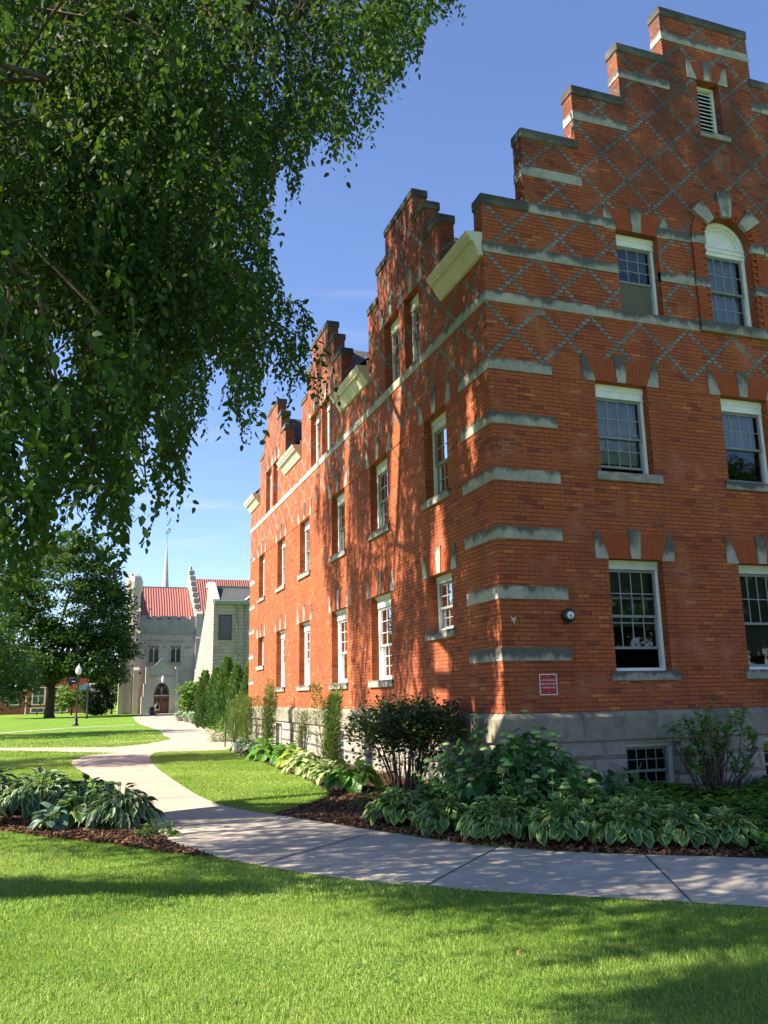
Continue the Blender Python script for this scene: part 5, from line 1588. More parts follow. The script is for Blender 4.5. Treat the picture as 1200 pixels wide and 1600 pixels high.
def shade_points(n_face, n_ground):
    """boughs up the sun's direction from the stretches that lie in the tree's shade"""
    out = []
    m = n_face * 3
    yv, zv = r5.uniform(-.6, 11.2, m), r5.uniform(1.3, 12.6, m)
    k = yv < np.interp(zv, BND_Z, BND_Y) - .2; yv, zv = yv[k][:n_face], zv[k][:n_face]
    src = np.stack([np.zeros(len(yv)), yv, zv], 1)
    g = []
    for pl in SHD:
        pl = np.array(pl); x = r5.uniform(pl[:, 0].min(), pl[:, 0].max(), 4000); y = r5.uniform(pl[:, 1].min(), pl[:, 1].max(), 4000)
        k = inpoly(x, y, pl); g.append(np.stack([x[k], y[k], np.zeros(k.sum())], 1)[:n_ground])
    src = np.concatenate([src] + g)
    for a0, a1 in ((3.5, 15), (5, 18)):
        P = src + SUN * r5.uniform(a0, a1, (len(src), 1))
        k = (P[:, 0] < -1.2) & (P[:, 0] > -15) & (P[:, 2] > 2.6) & (P[:, 2] < 19) & in_outline(P) & keep_sunlit(P, r5, 0) & (np.linalg.norm(P - CAM, axis=1) > 4.6)
        out.append(P[k])
    return np.concatenate(out)
CS = shade_points(760, 110)
px_, py_, pz_ = to_view(CO)
CO = CO[~((pz_ > 0) & (px_ > 0) & (px_ < 1200) & (py_ > 0) & (py_ < 1600))]
CL = np.concatenate([CV, CO, CS])
print('clusters', len(CV), len(CO), len(CS))
br = MB()
strands = []
for i, c in enumerate(CL):
    j = np.argmin(np.linalg.norm(LP - (c + [0, 0, .5]), axis=1))
    s0 = LP[j]
    if np.linalg.norm(s0 - c) < 5.5:
        pth = curve_path(s0, c, .14, 5, .9, i)
        if i % 5 == 0 and all(in_outline(np.array(pth) + RX * o).all() for o in (-.3, 0, .3)):
            br.tube(pth, list(np.linspace(.028, .008, len(pth))), 4, cap=False)
    ns = r5.integers(8, 12)
    for k in range(ns):
        st = c + r5.normal(0, .30, 3) * [1, 1, .8]
        a = r5.uniform(0, 6.283); L = r5.uniform(.45, 1.05)
        hv = np.array([math.cos(a), math.sin(a), 0]) * r5.uniform(.15, .6) * L
        pts = [st + hv * t + np.array([0, 0, -1.0]) * L * t * t * .9 + np.array([0, 0, .12]) * L * t for t in (0, .33, .66, 1.0)]
        strands.append(pts)
br.build("branches", M['twig'], tree, fix=False)
ST = np.array(strands)                                  # n,4,3
ok = in_outline(ST[:, 0]) & in_outline(ST[:, 1]) & (in_outline(ST[:, 3]) | ((r5.random(len(ST)) < .30) & in_outline(ST[:, 2]))) & keep_sunlit(ST[:, 1], r5, .12) & keep_sunlit(ST[:, 3], r5, .12)
ST = ST[ok]
def strand_leaves(ST, per, size):
    n = len(ST); t = np.linspace(.04, 1, per)
    seg = np.minimum((t * 3).astype(int), 2); f = t * 3 - seg
    P = ST[:, seg] * (1 - f)[None, :, None] + ST[:, seg + 1] * f[None, :, None]
    T = unit(ST[:, seg + 1] - ST[:, seg])
    sgn = np.where(np.arange(per) % 2, 1, -1)[None, :, None]
    side = np.cross(T, r5.normal(0, 1, (n, 1, 3)) * [1, 1, .3]); side = unit(side)
    d = T * .55 + side * sgn * .8 + np.array([0, 0, -.35]) + r5.normal(0, .22, P.shape)
    up = np.array([0, 0, .7]) + r5.normal(0, .6, P.shape)
    sz = size * r5.uniform(.7, 1.2, (n, per))
    return P.reshape(-1, 3), d.reshape(-1, 3), up.reshape(-1, 3), sz.ravel()
P, d, up, sz = strand_leaves(ST, 15, .088)
V, F = scatter(LEAF_V, LEAF_F, P, d, up, sz)
cr = np_mesh("crown", V - TB, F, M['leaf_big'], None, np.tile(LEAF_UV, (len(P), 1)), np.repeat(np.clip(r5.normal(.45, .25, len(P)), 0, 1), 8))
cr.parent = tree
print("big tree: strands", len(ST), "leaves", len(P))

# ---- other trees: trunk, limbs, and a crown of leaf clumps
def far_tree(name, base, label, cat, blobs, n_clump, per, lsize, csize, mat, seed, trunk=(.4, 4), group=None, dome=True):
    r = np.random.default_rng(seed)
    base = np.array(base, float)
    root = empty(name, base, label, cat, group)
    mb = MB()
    top = base + [0, 0, trunk[1]]
    mb.tube([base + [0, 0, -.2], base + [0, 0, .4], base + [.05, 0, trunk[1] * .5], top], [trunk[0] * 1.5, trunk[0] * 1.05, trunk[0] * .9, trunk[0] * .75], 10)
    C = []
    vol = np.array([b[3] * b[4] * b[5] for b in blobs]); vol = vol ** (2 / 3); vol /= vol.sum()
    for b, v in zip(blobs, vol):
        m = int(n_clump * v) + 1
        q = unit(r.normal(0, 1, (m, 3))) * (r.uniform(.35, 1, (m, 1)) ** .4)
        C.append(np.array(b[:3]) + q * np.array(b[3:6]))
        mb.tube(curve_path(top - [0, 0, trunk[1] * r.uniform(.05, .4)], np.array(b[:3]) , .05, 5, .6, seed + m), list(np.linspace(trunk[0] * .5, .04, 6)), 6, cap=False)
    mb.build("trunk", M['bark'], root, fix=False)
    C = np.concatenate(C); m = len(C)
    cs = csize * r.uniform(.6, 1.3, m)
    off = r.normal(0, 1, (m, per, 3)) * [1, 1, .45] * cs[:, None, None] * .55
    P = (C[:, None] + off).reshape(-1, 3)
    d = np.concatenate([r.normal(0, 1, (m * per, 2)), r.normal(-.35, .5, (m * per, 1))], 1)
    up = r.normal(0, .55, (m * per, 3)) + [0, 0, 1]
    V, F = scatter(LEAF4_V, LEAF4_F, P, d, up, lsize * r.uniform(.6, 1.25, m * per))
    ti = np.clip(np.repeat(r.uniform(.1, .9, m), per) + r.normal(0, .2, m * per), 0, 1)
    o = np_mesh("crown", V - base, F, M[mat], None, np.tile(np.array([[.5, 0], [1, .45], [.5, 1], [0, .45]]), (m * per, 1)), np.repeat(ti, 4))
    o.parent = root
    return root
far_tree("maple_tree", (-10.2, 112, -.5), "big dark maple with a thick trunk on the far lawn", "tree",
         [(-9.5, 112, 15.5, 8.5, 7, 7.5), (-3.6, 112, 12.5, 4.0, 5, 5.0), (-4.6, 113, 17.5, 3.4, 4, 3.0), (-14, 111, 10, 5, 5, 4.5), (-2.6, 111, 8.0, 2.8, 4, 2.8), (-8.5, 109, 8.2, 6, 4, 3.0), (-16, 112, 16, 5, 5, 5), (-8, 112, 22, 4.5, 4, 2.8), (-13, 108, 6.2, 4.5, 3.5, 2.2), (-6.0, 108, 6.4, 3.4, 3.2, 2.0), (-1.2, 110, 9.5, 1.6, 3, 2.6), (-18, 110, 7.5, 4, 4, 3.5), (-15, 108, 5.0, 4, 3, 1.7), (-7.5, 107, 5.6, 3.2, 3, 1.6), (-3.5, 108, 5.2, 2.4, 3, 1.6), (-11.5, 107, 6.0, 3, 3, 1.6)],
         900, 70, .50, 1.25, 'leaf_maple', 71, (.58, 6.0))
far_tree("leafy_tree", (-15.6, 37.5, -.15), "leafy tree reaching into the left edge above the lawn", "tree",
         [(-15.4, 37, 7.5, 4.6, 6.2, 3.8), (-11.4, 36, 4.2, 2.0, 3.0, 1.5), (-10.6, 38, 2.7, 1.5, 2.2, 1.0), (-11.5, 40, 6.0, 2.2, 3.0, 2.0), (-9.9, 36.5, 3.5, 1.4, 2.4, 1.3), (-9.7, 38, 2.3, 1.2, 2.0, .9)], 240, 60, .26, .75, 'leaf_maple', 72, (.3, 4.5))
far_tree("small_tree", (-16.2, 13.6, 0), "small round tree standing beyond the left edge", "tree", [(-15.6, 13.4, 8.4, 2.9, 2.2, 1.9), (-13.6, 13.2, 8.6, 2.0, 1.5, 1.2)], 130, 60, .18, .6, 'leaf_light', 73, (.18, 6.4))
far_tree("young_tree", (-7.7, 131, -.5), "young light green tree behind the lamp post", "tree", [(-7.6, 131, 2.4, 2.6, 2, 1.7), (-6.2, 131, 2.0, 2.0, 1.6, 1.2), (-9.0, 131, 1.6, 1.6, 1.5, 1.0)], 90, 45, .42, .7, 'leaf_light', 74, (.12, 1.6))
far_tree("light_tree", (-1.9, 128, -.5), "pale green tree close to the church tower", "tree", [(-2.0, 128, 3.8, 2.3, 2, 2.6), (-.9, 128, 3.0, 1.3, 2, 2.0), (-3.0, 128, 5.2, 1.5, 2, 1.5)], 110, 45, .42, .8, 'leaf_light', 75, (.16, 2.2))
far_tree("yew_tree", (-4.3, 119, -.5), "dark dense evergreen between the lamp post and the pale tree", "tree", [(-4.3, 119, 2.3, 1.9, 1.8, 2.8), (-3.6, 119, 1.6, 1.7, 1.7, 2.1), (-5.0, 119, 1.2, 1.2, 1.5, 1.7)], 160, 50, .34, .6, 'leaf_dark', 76, (.2, 1.2))
far_tree("leafy_bush", (3.9, 72, -.45), "large leafy green bush at the foot of the stone building", "bush", [(3.9, 72, 1.4, 1.0, 1, 1.3), (3.4, 71, 2.2, .8, .8, .9), (4.6, 72, 1.7, .8, .8, 1.2)], 60, 40, .40, .45, 'leaf_light', 77, (.08, .8))

# street trees across the lawn behind the viewer: they show only as dark reflections in the lower window panes
for k, (x, y, lab) in enumerate(((20.5, -26, "broad street tree mirrored in the ground floor window beside the alarm bell"), (30, -27, "broad street tree mirrored in the ground floor window at the right edge"))):
    far_tree("street_tree", (x, y, 0), lab, "tree", [(x, y, 8.5, 5.0, 3.5, 4.5), (x + 2.5, y + 1, 6, 3, 3, 2.5), (x - 3, y, 6.5, 3, 3, 3), (x, y, 12, 3.5, 3, 2.5)], 260, 45, .5, 1.2, 'leaf_maple', 80 + k, (.35, 5), "street trees behind the viewer")
# ================================================================== far buildings
M['ashlar'] = mat_blocks("grey_ashlar", (.50, .435, .385), (.41, .36, .32), .9, .42, .012, .3, .25, world=True)
M['ashlar_pale'] = mat_noise("pale_ashlar", (.56, .485, .41), (.46, .405, .35), 3, .9, .15, .4, 20, .02)
M['greystone'] = mat_noise("weathered_parapet", (.25, .232, .222), (.37, .335, .31), 1.2, .9, .15, .4, 12, .03)
M['tanstone'] = mat_blocks("tan_rubble_stone", (.42, .335, .27), (.31, .25, .20), .9, .33, .02, .15, .8)
M['tile'] = None
def mat_tile():
    t = NT("red_tile_roof"); P = t.pos(); u, v, _ = t.sep(t.uv())
    w1 = t.math('SINE', t.math('MULTIPLY', u, 2 * math.pi / .42))
    rowz = t.math('FRACT', t.math('DIVIDE', v, .40))
    col = t.mix(t.ramp(w1, -1, 1), (.19, .068, .058), (.31, .130, .108))
    col = t.mix(t.math('MULTIPLY', t.noise(P, 2.5, 5), .45), col, (.30, .075, .055))
    return t.finish(t.principled(col, .75, .25, t.bump(t.math('ADD', w1, t.math('MULTIPLY', rowz, -.6)), 1.0, .06)))
M['tile'] = mat_tile()
M['copper'] = mat_noise("green_copper", (.20, .26, .19), (.15, .20, .15), 4, .6, .3, 0)
M['darkglass'] = mat_noise("leaded_glass", (.030, .035, .032), (.055, .060, .052), 2, .15, .5, .1, 30, .01)
M['woodred'] = mat_noise("varnished_door", (.22, .075, .035), (.16, .05, .025), 6, .45, .4, .1, 30, .005)
M['greybrick'] = mat_noise("far_red_brick", (.30, .105, .075), (.22, .075, .055), 3, .9, .15, .2, 30, .01)
M['spire'] = mat_noise("spire_lead", (.42, .42, .43), (.34, .34, .36), 2, .6, .3, .1, 8, .02)
Y0 = 125.0; GZ = -.55
ch = empty("stone_church", (5.5, Y0, GZ), "grey stone church with red tiled roof, battlements and an arched porch", "church")
def PY(u, v, d): return (u, Y0 + d, v)
m = MB()
m.box((1.2, GZ, 0), (10.15, 12.9, 3), P=PY)
m.build("wall", M['ashlar'], ch)
m = MB(); m.box((1.2, 11.62, -.06), (10.15, 13.75, .8), P=PY)
m.build("parapet", M['greystone'], ch)
for k in range(6):
    a = 1.75 + k * 1.50
    m = MB(); m.box((a, 13.75, -.05), (a + .92, 14.32, .75), P=PY, c=.03); m.build("merlon", M['greystone'], ch)
m = MB(); m.box((1.2, 11.42, -.18), (10.15, 11.60, .2), P=PY); m.build("string_course", M['greystone'], ch)
m = MB()
L = math.hypot(12.5, 6.7)
m.face([PY(1.6, 13.6, .8), PY(10.2, 13.6, .8), PY(10.9, 20.35, 13), PY(2.0, 20.35, 13)], [(0, 0), (9, 0), (9, L), (0, L)])
m.face([PY(1.6, 13.6, 26), PY(10.2, 13.6, 26), PY(10.9, 20.35, 13), PY(2.0, 20.35, 13)], [(0, 0), (9, 0), (9, L), (0, L)])
m.build("roof", M['tile'], ch)
m = MB(); m.box((1.75, 20.33, 12.9), (11.0, 20.5, 13.1), P=PY); m.build("ridge", M['greystone'], ch)
# west parapet coping beside the roof, and side wall facing the sun
m = MB()
PX = lambda u, v, d: (d, Y0 + u, v)
m.prism([(-.2, GZ), (26, GZ), (26, 13.2), (13, 21.0), (.4, 14.8), (-.2, 14.2)], .75, 1.55, PX)
m.build("gable_wall", M['ashlar_pale'], ch)
# east gable with crockets
m = MB()
m.prism([(0, 13.0), (25, 13.0), (25, 14.2), (13, 23.3), (1, 14.6), (0, 14.4)], 10.2, 10.9, PX)
m.build("gable_wall", M['ashlar_pale'], ch)
for k in range(8):
    f = (k + .4) / 8
    u, v = .6 + 12.2 * f, 14.5 + 9.0 * f
    m = MB(); m.box((u - .35, v - .25, 10.05), (u + .45, v + .50, 11.05), P=PX, c=.1); m.build("crocket", M['greystone'], ch)
m = MB(); m.lathe((10.5, Y0 + 13, 23.1), [(.35, 0), (.42, .4), (.2, .7), (.28, .9), (.05, 1.2)], 8); m.build("finial", M['greystone'], ch)
# stair turret and buttresses at the left corner
m = MB(); m.lathe((.55, Y0 + 1.1, GZ), [(1.5, 0), (1.42, 9.6), (1.12, 10.2), (1.05, 18.2), (1.34, 19.0), (1.36, 20.2), (1.1, 21.0), (.5, 21.5)], 8, smooth=False)
m.build("turret", M['ashlar_pale'], ch)
for a, bb, d0, steps in ((-1.15, -.45, -.7, (6.1, 9.6)), (.95, 1.75, -1.1, (6.2, 11.8, 15.2)), (10.0, 11.25, -.9, (6.0, 11.1, 14.9))):
    m = MB(); z = GZ
    for k, zz in enumerate(steps):
        m.box((a + .06 * k, z, d0 + .30 * k), (bb - .06 * k, zz - .25, .9), P=PY)
        m.prism([(zz - .25, d0 + .30 * k), (zz - .25, .9), (zz + .2, .9), (zz + .2, d0 + .30 * k + .3)], a + .06 * k, bb - .06 * k, lambda p, q, d: PY(d, p, q))
        z = zz - .25
    m.build("buttress", M['ashlar'], ch)
# gothic windows
def gothic(u0, u1, v0, v1):
    m = MB()
    m.box((u0, v0, -.05), (u1, v1, .1), P=PY)
    win = m.build("window", M['darkglass'], ch)
    s = MB(); w_ = (u1 - u0)
    for x in (u0, (u0 + u1) / 2, u1): s.box((x - .06, v0, -.13), (x + .06, v1, -.04), P=PY)
    s.box((u0, v1 - .06, -.13), (u1, v1 + .06, -.04), P=PY)
    for x0 in (u0, (u0 + u1) / 2):
        c = x0 + w_ / 4; hh = v1 - .95
        for sg in (-1, 1):
            p = [PY(c + sg * w_ / 4, hh, -.09), PY(c + sg * w_ / 5, hh + .35, -.09), PY(c, hh + .62, -.09)]
            s.tube(p, .055, 4)
        s.tube([PY(c, hh + .62, -.09), PY(c, v1, -.09)], .05, 4)
    s.build("tracery", M['ashlar_pale'], win)
    s = MB(); s.box((u0 - .25, v0 - .22, -.22), (u1 + .25, v0 - .02, -.02), P=PY); s.build("sill", M['greystone'], win)
    s = MB(); s.box((u0 - .55, v1 + .55, -.2), (u1 + .55, v1 + .68, -.0), P=PY); s.build("hood_mould", M['greystone'], win)
gothic(3.02, 4.62, 7.15, 9.75); gothic(6.35, 7.95, 7.15, 9.75)
for a, bb in ((1.4, 2.45), (5.2, 5.75), (8.6, 9.7)):
    m = MB(); m.box((a, 9.35, -.18), (bb, 9.50, -.0), P=PY); m.build("hood_mould", M['greystone'], ch)
# porch
m = MB(); DP = -2.4
ac, aw_, spring, top = 5.05, 1.12, 2.35, 3.95
arch = []
for k in range(9):
    t = k / 8; arch.append((ac - aw_ + aw_ * (1 - math.cos(t * math.pi / 2)) * 1.0, spring + (top - spring) * math.sin(t * math.pi / 2)))
arch2 = [(2 * ac - x, z) for x, z in reversed(arch)]
outer = [(2.95, GZ), (2.95, 5.5), (3.3, 6.0), (4.1, 6.5), (4.75, 7.2), (5.05, 7.45), (5.35, 7.2), (6.0, 6.5), (6.8, 6.0), (7.15, 5.5), (7.15, GZ)]
poly = outer + [(ac + aw_, GZ)] + [(ac + aw_, spring)] + arch2[1:] [::1][::-1][::-1] if False else None
left = [(2.95, GZ), (2.95, 5.5), (3.3, 6.0), (4.1, 6.5), (4.75, 7.2), (5.05, 7.45)] + [p for p in reversed(arch)] + [(ac - aw_, GZ)]
m.prism(left, DP, DP + .5, PY)
m.prism([(2 * ac - x, z) for x, z in left], DP, DP + .5, PY)
m.box((2.95, GZ, DP + .5), (3.35, 5.9, 0), P=PY); m.box((6.75, GZ, DP + .5), (7.15, 5.9, 0), P=PY)
porch = m.build("porch", M['ashlar_pale'], ch)
m = MB()
for sg in (-1, 1):
    m.prism([(5.05, 7.42), (4.7, 7.2), (4.05, 6.48), (3.25, 6.0), (3.25, 6.15), (4.0, 6.68), (4.66, 7.38), (5.05, 7.66)] if sg < 0 else [(5.05, 7.42), (5.4, 7.2), (6.05, 6.48), (6.85, 6.0), (6.85, 6.15), (6.1, 6.68), (5.44, 7.38), (5.05, 7.66)], DP - .15, DP + .55, PY)
m.build("coping", M['ashlar_pale'], porch)
m = MB(); m.box((2.95, 4.92, DP - .12), (7.15, 5.08, DP - .002), P=PY); m.build("string_course", M['greystone'], porch)
for a, bb in ((2.1, 3.1), (7.0, 7.9)):
    m = MB(); z = GZ
    for k, zz in enumerate((2.0, 3.9, 5.9)):
        sh = .26 * k
        x0, x1 = (a + sh, bb) if a < 5 else (a, bb - sh)
        m.box((x0, z, DP - .35 + .1 * k), (x1, zz, DP + .6), P=PY); z = zz
    m.box((a + .52 if a < 5 else a - .02, 5.9, DP - .2), (bb + .02 if a < 5 else bb - .52, 6.35, DP + .6), P=PY)
    m.build("buttress", M['ashlar_pale'], porch)
m = MB(); m.box((ac - aw_ - .1, GZ, DP + .52), (ac + aw_ + .1, 4.2, DP + .56), P=PY); m.build("tympanum", M['darkglass'], porch)
m = MB()
m.box((ac - aw_, 2.02, DP + .3), (ac + aw_, 2.20, DP + .5), P=PY)
m.box((ac - .04, 2.2, DP + .3), (ac + .04, 3.4, DP + .5), P=PY)
for sg in (-1, 1):
    m.tube([PY(ac, 2.7, DP + .42), PY(ac + sg * .28, 3.25, DP + .42), PY(ac + sg * .6, 3.6, DP + .42)], .04, 4)
    m.tube([PY(ac + sg * aw_, 2.3, DP + .42), PY(ac + sg * .9, 2.9, DP + .42), PY(ac + sg * .56, 3.55, DP + .42)], .04, 4)
m.build("transom", M['ashlar_pale'], porch)
for sg in (-1, 1):
    m = MB(); m.box((ac + sg * .015, GZ + .02, DP + .36), (ac + sg * (aw_ - .01), 2.02, DP + .5), P=PY, c=.02)
    d_ = m.build("door", M['woodred'], porch)
    m = MB()
    for k in range(3): m.box((ac + sg * (.22 + .26 * k), 1.28, DP + .34), (ac + sg * (.40 + .26 * k), 1.70, DP + .36), P=PY)
    m.build("door_pane", M['darkglass'], d_)
m = MB(); m.lathe((ac + .1, Y0 + DP - .35, 3.9), [(.05, 0), (.2, .15), (.24, .75), (.12, .95), (.03, 1.15)], 8); m.build("lantern", M['signwhite'], porch)
# spire
sp = empty("church_spire", (8.75, 168, GZ), "slender pale spire with a cross rising behind the red roof", "spire")
m = MB(); m.box((7.9, 167.2, GZ), (9.6, 168.8, 20)); m.build("base", M['ashlar'], sp)
m = MB(); m.lathe((8.75, 168, 20), [(1.02, 0), (.62, 5), (.06, 13.6)], 8, smooth=False); m.build("spire", M['spire'], sp)
m = MB(); cz = 35.9
m.tube([(8.75, 168, 33.4), (8.75, 168, 37.0)], .06, 6); m.tube([(8.1, 168, cz), (9.4, 168, cz)], .06, 6)
m.tube([(8.75 + .38 * math.cos(k * math.pi / 6), 168, cz + .38 * math.sin(k * math.pi / 6)) for k in range(13)], .05, 5)
m.build("cross", M['greystone'], sp)
# the nave behind, with the same red roof
nv = empty("church_nave", (18, 150, GZ), "long stone church wing with a red tiled roof behind the stone building", "church")
m = MB(); m.box((12.5, 144, GZ), (34, 158, 16.5)); m.build("wall", M['ashlar'], nv)
m = MB(); L = math.hypot(7, 7)
m.face([(12.2, 143.6, 16.4), (34, 143.6, 16.4), (34, 151, 23.8), (12.2, 151, 23.8)], [(0, 0), (22, 0), (22, L), (0, L)])
m.face([(12.2, 158.4, 16.4), (34, 158.4, 16.4), (34, 151, 23.8), (12.2, 151, 23.8)], [(0, 0), (22, 0), (22, L), (0, L)])
m.build("roof", M['tile'], nv)
# tan stone building with slate roof
tb = empty("stone_hall", (6, 75, -.45), "tan rubble stone building with slate roof and green copper gutter", "building")
m = MB(); X0, Y1 = 6.0, 75.0
m.face([(X0, Y1, -.6), (20, Y1, -.6), (20, Y1, 11.0), (X0, Y1, 11.0)], [(0, 0), (14, 0), (14, 11), (0, 11)])
g = [(75, -.6), (84, -.6), (83.0, 5.0), (81.6, 9.5), (80.2, 13.3), (78.6, 13.3), (75.0, 11.2)]
m.face([(X0 + (-1.3 * max(0, (6 - z)) / 6.6) * (1 if y > 76 else 0), y, z) for y, z in g], [(y, z) for y, z in g])
m.face([(20, 75, -.6), (20, 84, -.6), (20, 84, 11), (20, 75, 11)], [(0, 0), (9, 0), (9, 11), (0, 11)])
m.build("wall", M['tanstone'], tb, fix=False)
m = MB(); PXs = lambda u, v, d: (d, u, v)
m.prism([(74.85, 11.0), (74.85, 11.4), (78.4, 13.6), (80.4, 13.6), (80.4, 13.2), (78.6, 13.1)], X0 - .15, X0 + .55, PXs)
m.build("coping", M['ashlar_pale'], tb)
m = MB(); L = 4.3
m.face([(X0 + .5, 74.7, 11.25), (20, 74.7, 11.25), (20, 78.8, 13.05), (X0 + .5, 78.8, 13.05)], [(0, 0), (14, 0), (14, L), (0, L)])
m.build("roof", M['slate'], tb, fix=False)
m = MB(); m.box((X0 + .5, 78.7, 13.0), (20, 79.0, 13.25)); m.build("ridge", M['copper'], tb)
m = MB(); m.box((X0 - .05, 74.55, 10.85), (20, 74.98, 11.25), c=.03); m.build("gutter", M['copper'], tb)
m = MB(); m.tube([(8.15, 74.9, 11), (8.35, 74.9, 10.4), (8.35, 74.9, -.4)], .07, 6); m.build("downpipe", M['copper'], tb)
m = MB(); m.tube([(9.2, 74.9, 11), (9.2, 74.9, -.4)], .09, 6); m.build("downpipe", M['copper'], tb)
m = MB(); m.prism([(9.0, 11.3), (9.25, 11.3), (11.6, 13.1), (11.3, 13.1)], 74.68, 74.6, lambda u, v, d: (u, d + (v - 11.25) * 2.28, v + .06)); m.build("hip_flashing", M['spire'], tb)
m = MB(); m.box((6.62, 74.94, 7.4), (7.72, 75.1, 9.72)); wn_ = m.build("window", M['darkglass'], tb)
m = MB()
for q in (((6.52, 74.9, 7.3), (6.62, 75.1, 9.82)), ((7.72, 74.9, 7.3), (7.82, 75.1, 9.82)), ((6.62, 74.9, 7.3), (7.72, 75.1, 7.4)), ((6.62, 74.9, 9.72), (7.72, 75.1, 9.82))): m.box(*q)
m.build("frame", M['black'], wn_)
for k in range(3):
    m = MB(); m.box((X0 - .04, 76.2 + k * 1.3, 7.2), (X0 + .1, 76.85 + k * 1.3, 9.6)); m.build("window", M['darkglass'], tb)
# brick building behind the maple
bb_ = empty("brick_building", (-18, 150, GZ), "low red brick building with tall white windows behind the maple", "building")
m = MB(); m.box((-40, 150, GZ), (-5.5, 162, 8.5)); m.build("wall", M['greybrick'], bb_)
for x in (-14.45, -11.0, -18.6, -23):
    m = MB(); m.box((x - .1, 149.9, 1.0), (x + 2.1, 150.05, 4.0)); wn_ = m.build("window", M['white'], bb_)
    for dx in (.12, 1.1):
        m = MB()
        for j in range(2): m.box((x + dx, 149.84, 1.15 + j * 1.42), (x + dx + .78, 149.9, 2.45 + j * 1.42))
        m.build("pane", M['darkglass'], wn_)
for x in (-14.6, -10.9):
    m = MB(); m.box((x - .1, 149.9, -.35), (x + 2.3, 150.02, .55)); wn_ = m.build("window", M['white'], bb_)
    for dx in (.15, 1.2):
        m = MB(); m.box((x + dx, 149.86, -.2), (x + dx + .85, 149.9, .4)); m.build("pane", M['darkglass'], wn_)
# distant tree line closing the horizon
r_ = np.random.default_rng(90); n = 16000
X = r_.uniform(-160, 160, n); X = np.where(np.abs(X - 8) < 26, X - 60, X); Yv = 205 + r_.uniform(-10, 10, n)
top = 10 + 3.5 * np.sin(X * .09) + 2.5 * np.sin(X * .23 + 1); Z = r_.random(n) ** .8 * top - .5
V, F = scatter(LEAF4_V, LEAF4_F, np.stack([X, Yv, Z], 1), r_.normal(0, 1, (n, 3)), r_.normal(0, .6, (n, 3)) + [0, -.4, .8], r_.uniform(1.2, 2.6, n))
meta(np_mesh("distant_woods", V, F, M['leaf_maple'], uv=np.tile(np.array([[.5, 0], [1, .45], [.5, 1], [0, .45]]), (n, 1)), tint=np.repeat(r_.uniform(0, .8, n), 4)), kind="stuff")

# ================================================================== lamp, banners, bin, planters, person
lx, ly = -6.48, 63.8; lz = float(zg(ly))
lamp = empty("street_lamp", (lx, ly, lz), "black street lamp with a white acorn globe on the lawn", "street lamp")
m = MB(); m.lathe((lx, ly, lz), [(.24, 0), (.24, .12), (.17, .2), (.15, .55), (.10, .65), (.075, .8), (.06, 3.9), (.09, 3.95), (.07, 4.02), (.12, 4.1)], 12); m.build("post", M['black'], lamp)
m = MB(); m.lathe((lx, ly, lz + 4.1), [(.13, 0), (.22, .16), (.24, .32), (.20, .52), (.10, .66)], 14); m.build("globe", M['signwhite'], lamp)
m = MB(); m.lathe((lx, ly, lz + 4.76), [(.10, 0), (.06, .06), (.025, .1), (.012, .24)], 8); m.build("finial", M['signwhite'], lamp)
m = MB()
for z in (3.82, 2.86): m.tube([(lx - .68, ly, lz + z), (lx + .72, ly, lz + z)], .018, 5)
m.build("banner_arm", M['black'], lamp)
M['navy'] = mat_noise("navy_cloth", (.016, .022, .055), (.022, .03, .07), 5, .85, .1, 0)
M['orange'] = mat_noise("orange_cloth", (.48, .10, .045), (.40, .08, .04), 5, .85, .1, 0)
M['lightblue'] = mat_noise("light_blue_cloth", (.25, .33, .45), (.2, .28, .4), 5, .85, .1, 0)
for x0, x1, lab, cols in ((lx - .66, lx - .10, "navy and orange banner hanging left of the lamp post", ('navy', 'orange')), (lx + .12, lx + .70, "orange and light blue banner hanging right of the lamp post", ('orange', 'lightblue'))):
    bn = empty("banner", ((x0 + x1) / 2, ly, lz + 2.85), lab, "banner")
    m = MB(); n = 6
    cut = 3.30
    pts = []
    for i in range(n + 1):
        u = x0 + (x1 - x0) * i / n; pts += [(u, ly + .02 * math.sin(i * 1.1), lz + z) for z in (2.86, cut - .15 + .3 * i / n, 3.82)]
    m.mesh_faces(pts, [(3 * i, 3 * i + 3, 3 * i + 4, 3 * i + 1) for i in range(n)], 1); m.mesh_faces(pts, [(3 * i + 1, 3 * i + 4, 3 * i + 5, 3 * i + 2) for i in range(n)], 0)
    o = m.build("cloth", [M[cols[0]], M[cols[1]]], bn, fix=False)
    md = o.modifiers.new("thickness", 'SOLIDIFY'); md.thickness = .006
    if cols[0] == 'navy':
        m = MB(); m.box((x0 + .15, ly - .03, lz + 3.52), (x1 - .12, ly - .022, lz + 3.60)); m.build("white_mark", M['signwhite'], bn)
px_, py_ = -5.53, 100.0; pz_ = float(zg(py_))
m = MB(); m.lathe((0, 0, 0), [(.17, 0), (.15, .3), (.085, .5), (.075, 4.4), (.11, 4.5), (.02, 4.7)], 10); o = m.build("dark_pole", M['black']); o.location = (px_, py_, pz_)
meta(o, "plain dark pole on the far lawn just right of the street lamp", "pole")
m = MB(); m.lathe((0, 0, 0), [(.12, 0), (.10, .2), (.07, .4), (.06, 2.9), (.02, 3.0)], 8); o = m.build("pale_post", M['ashlar_pale']); o.location = (-14.6, 136, GZ)
meta(o, "slim pale post left of the maple trunk", "post")
for k, (x, lab) in enumerate(((-13.0, "dark bollard left of the maple trunk"), (-11.9, "dark bollard touching the maple trunk's left side in view"), (-9.2, "dark bollard right of the maple trunk"))):
    m = MB(); m.lathe((0, 0, 0), [(.10, 0), (.09, .9), (.12, .95), (.03, 1.1)], 8); o = m.build("bollard", M['black']); o.location = (x, 138, GZ); meta(o, lab, "bollard", "bollards before the low brick building")
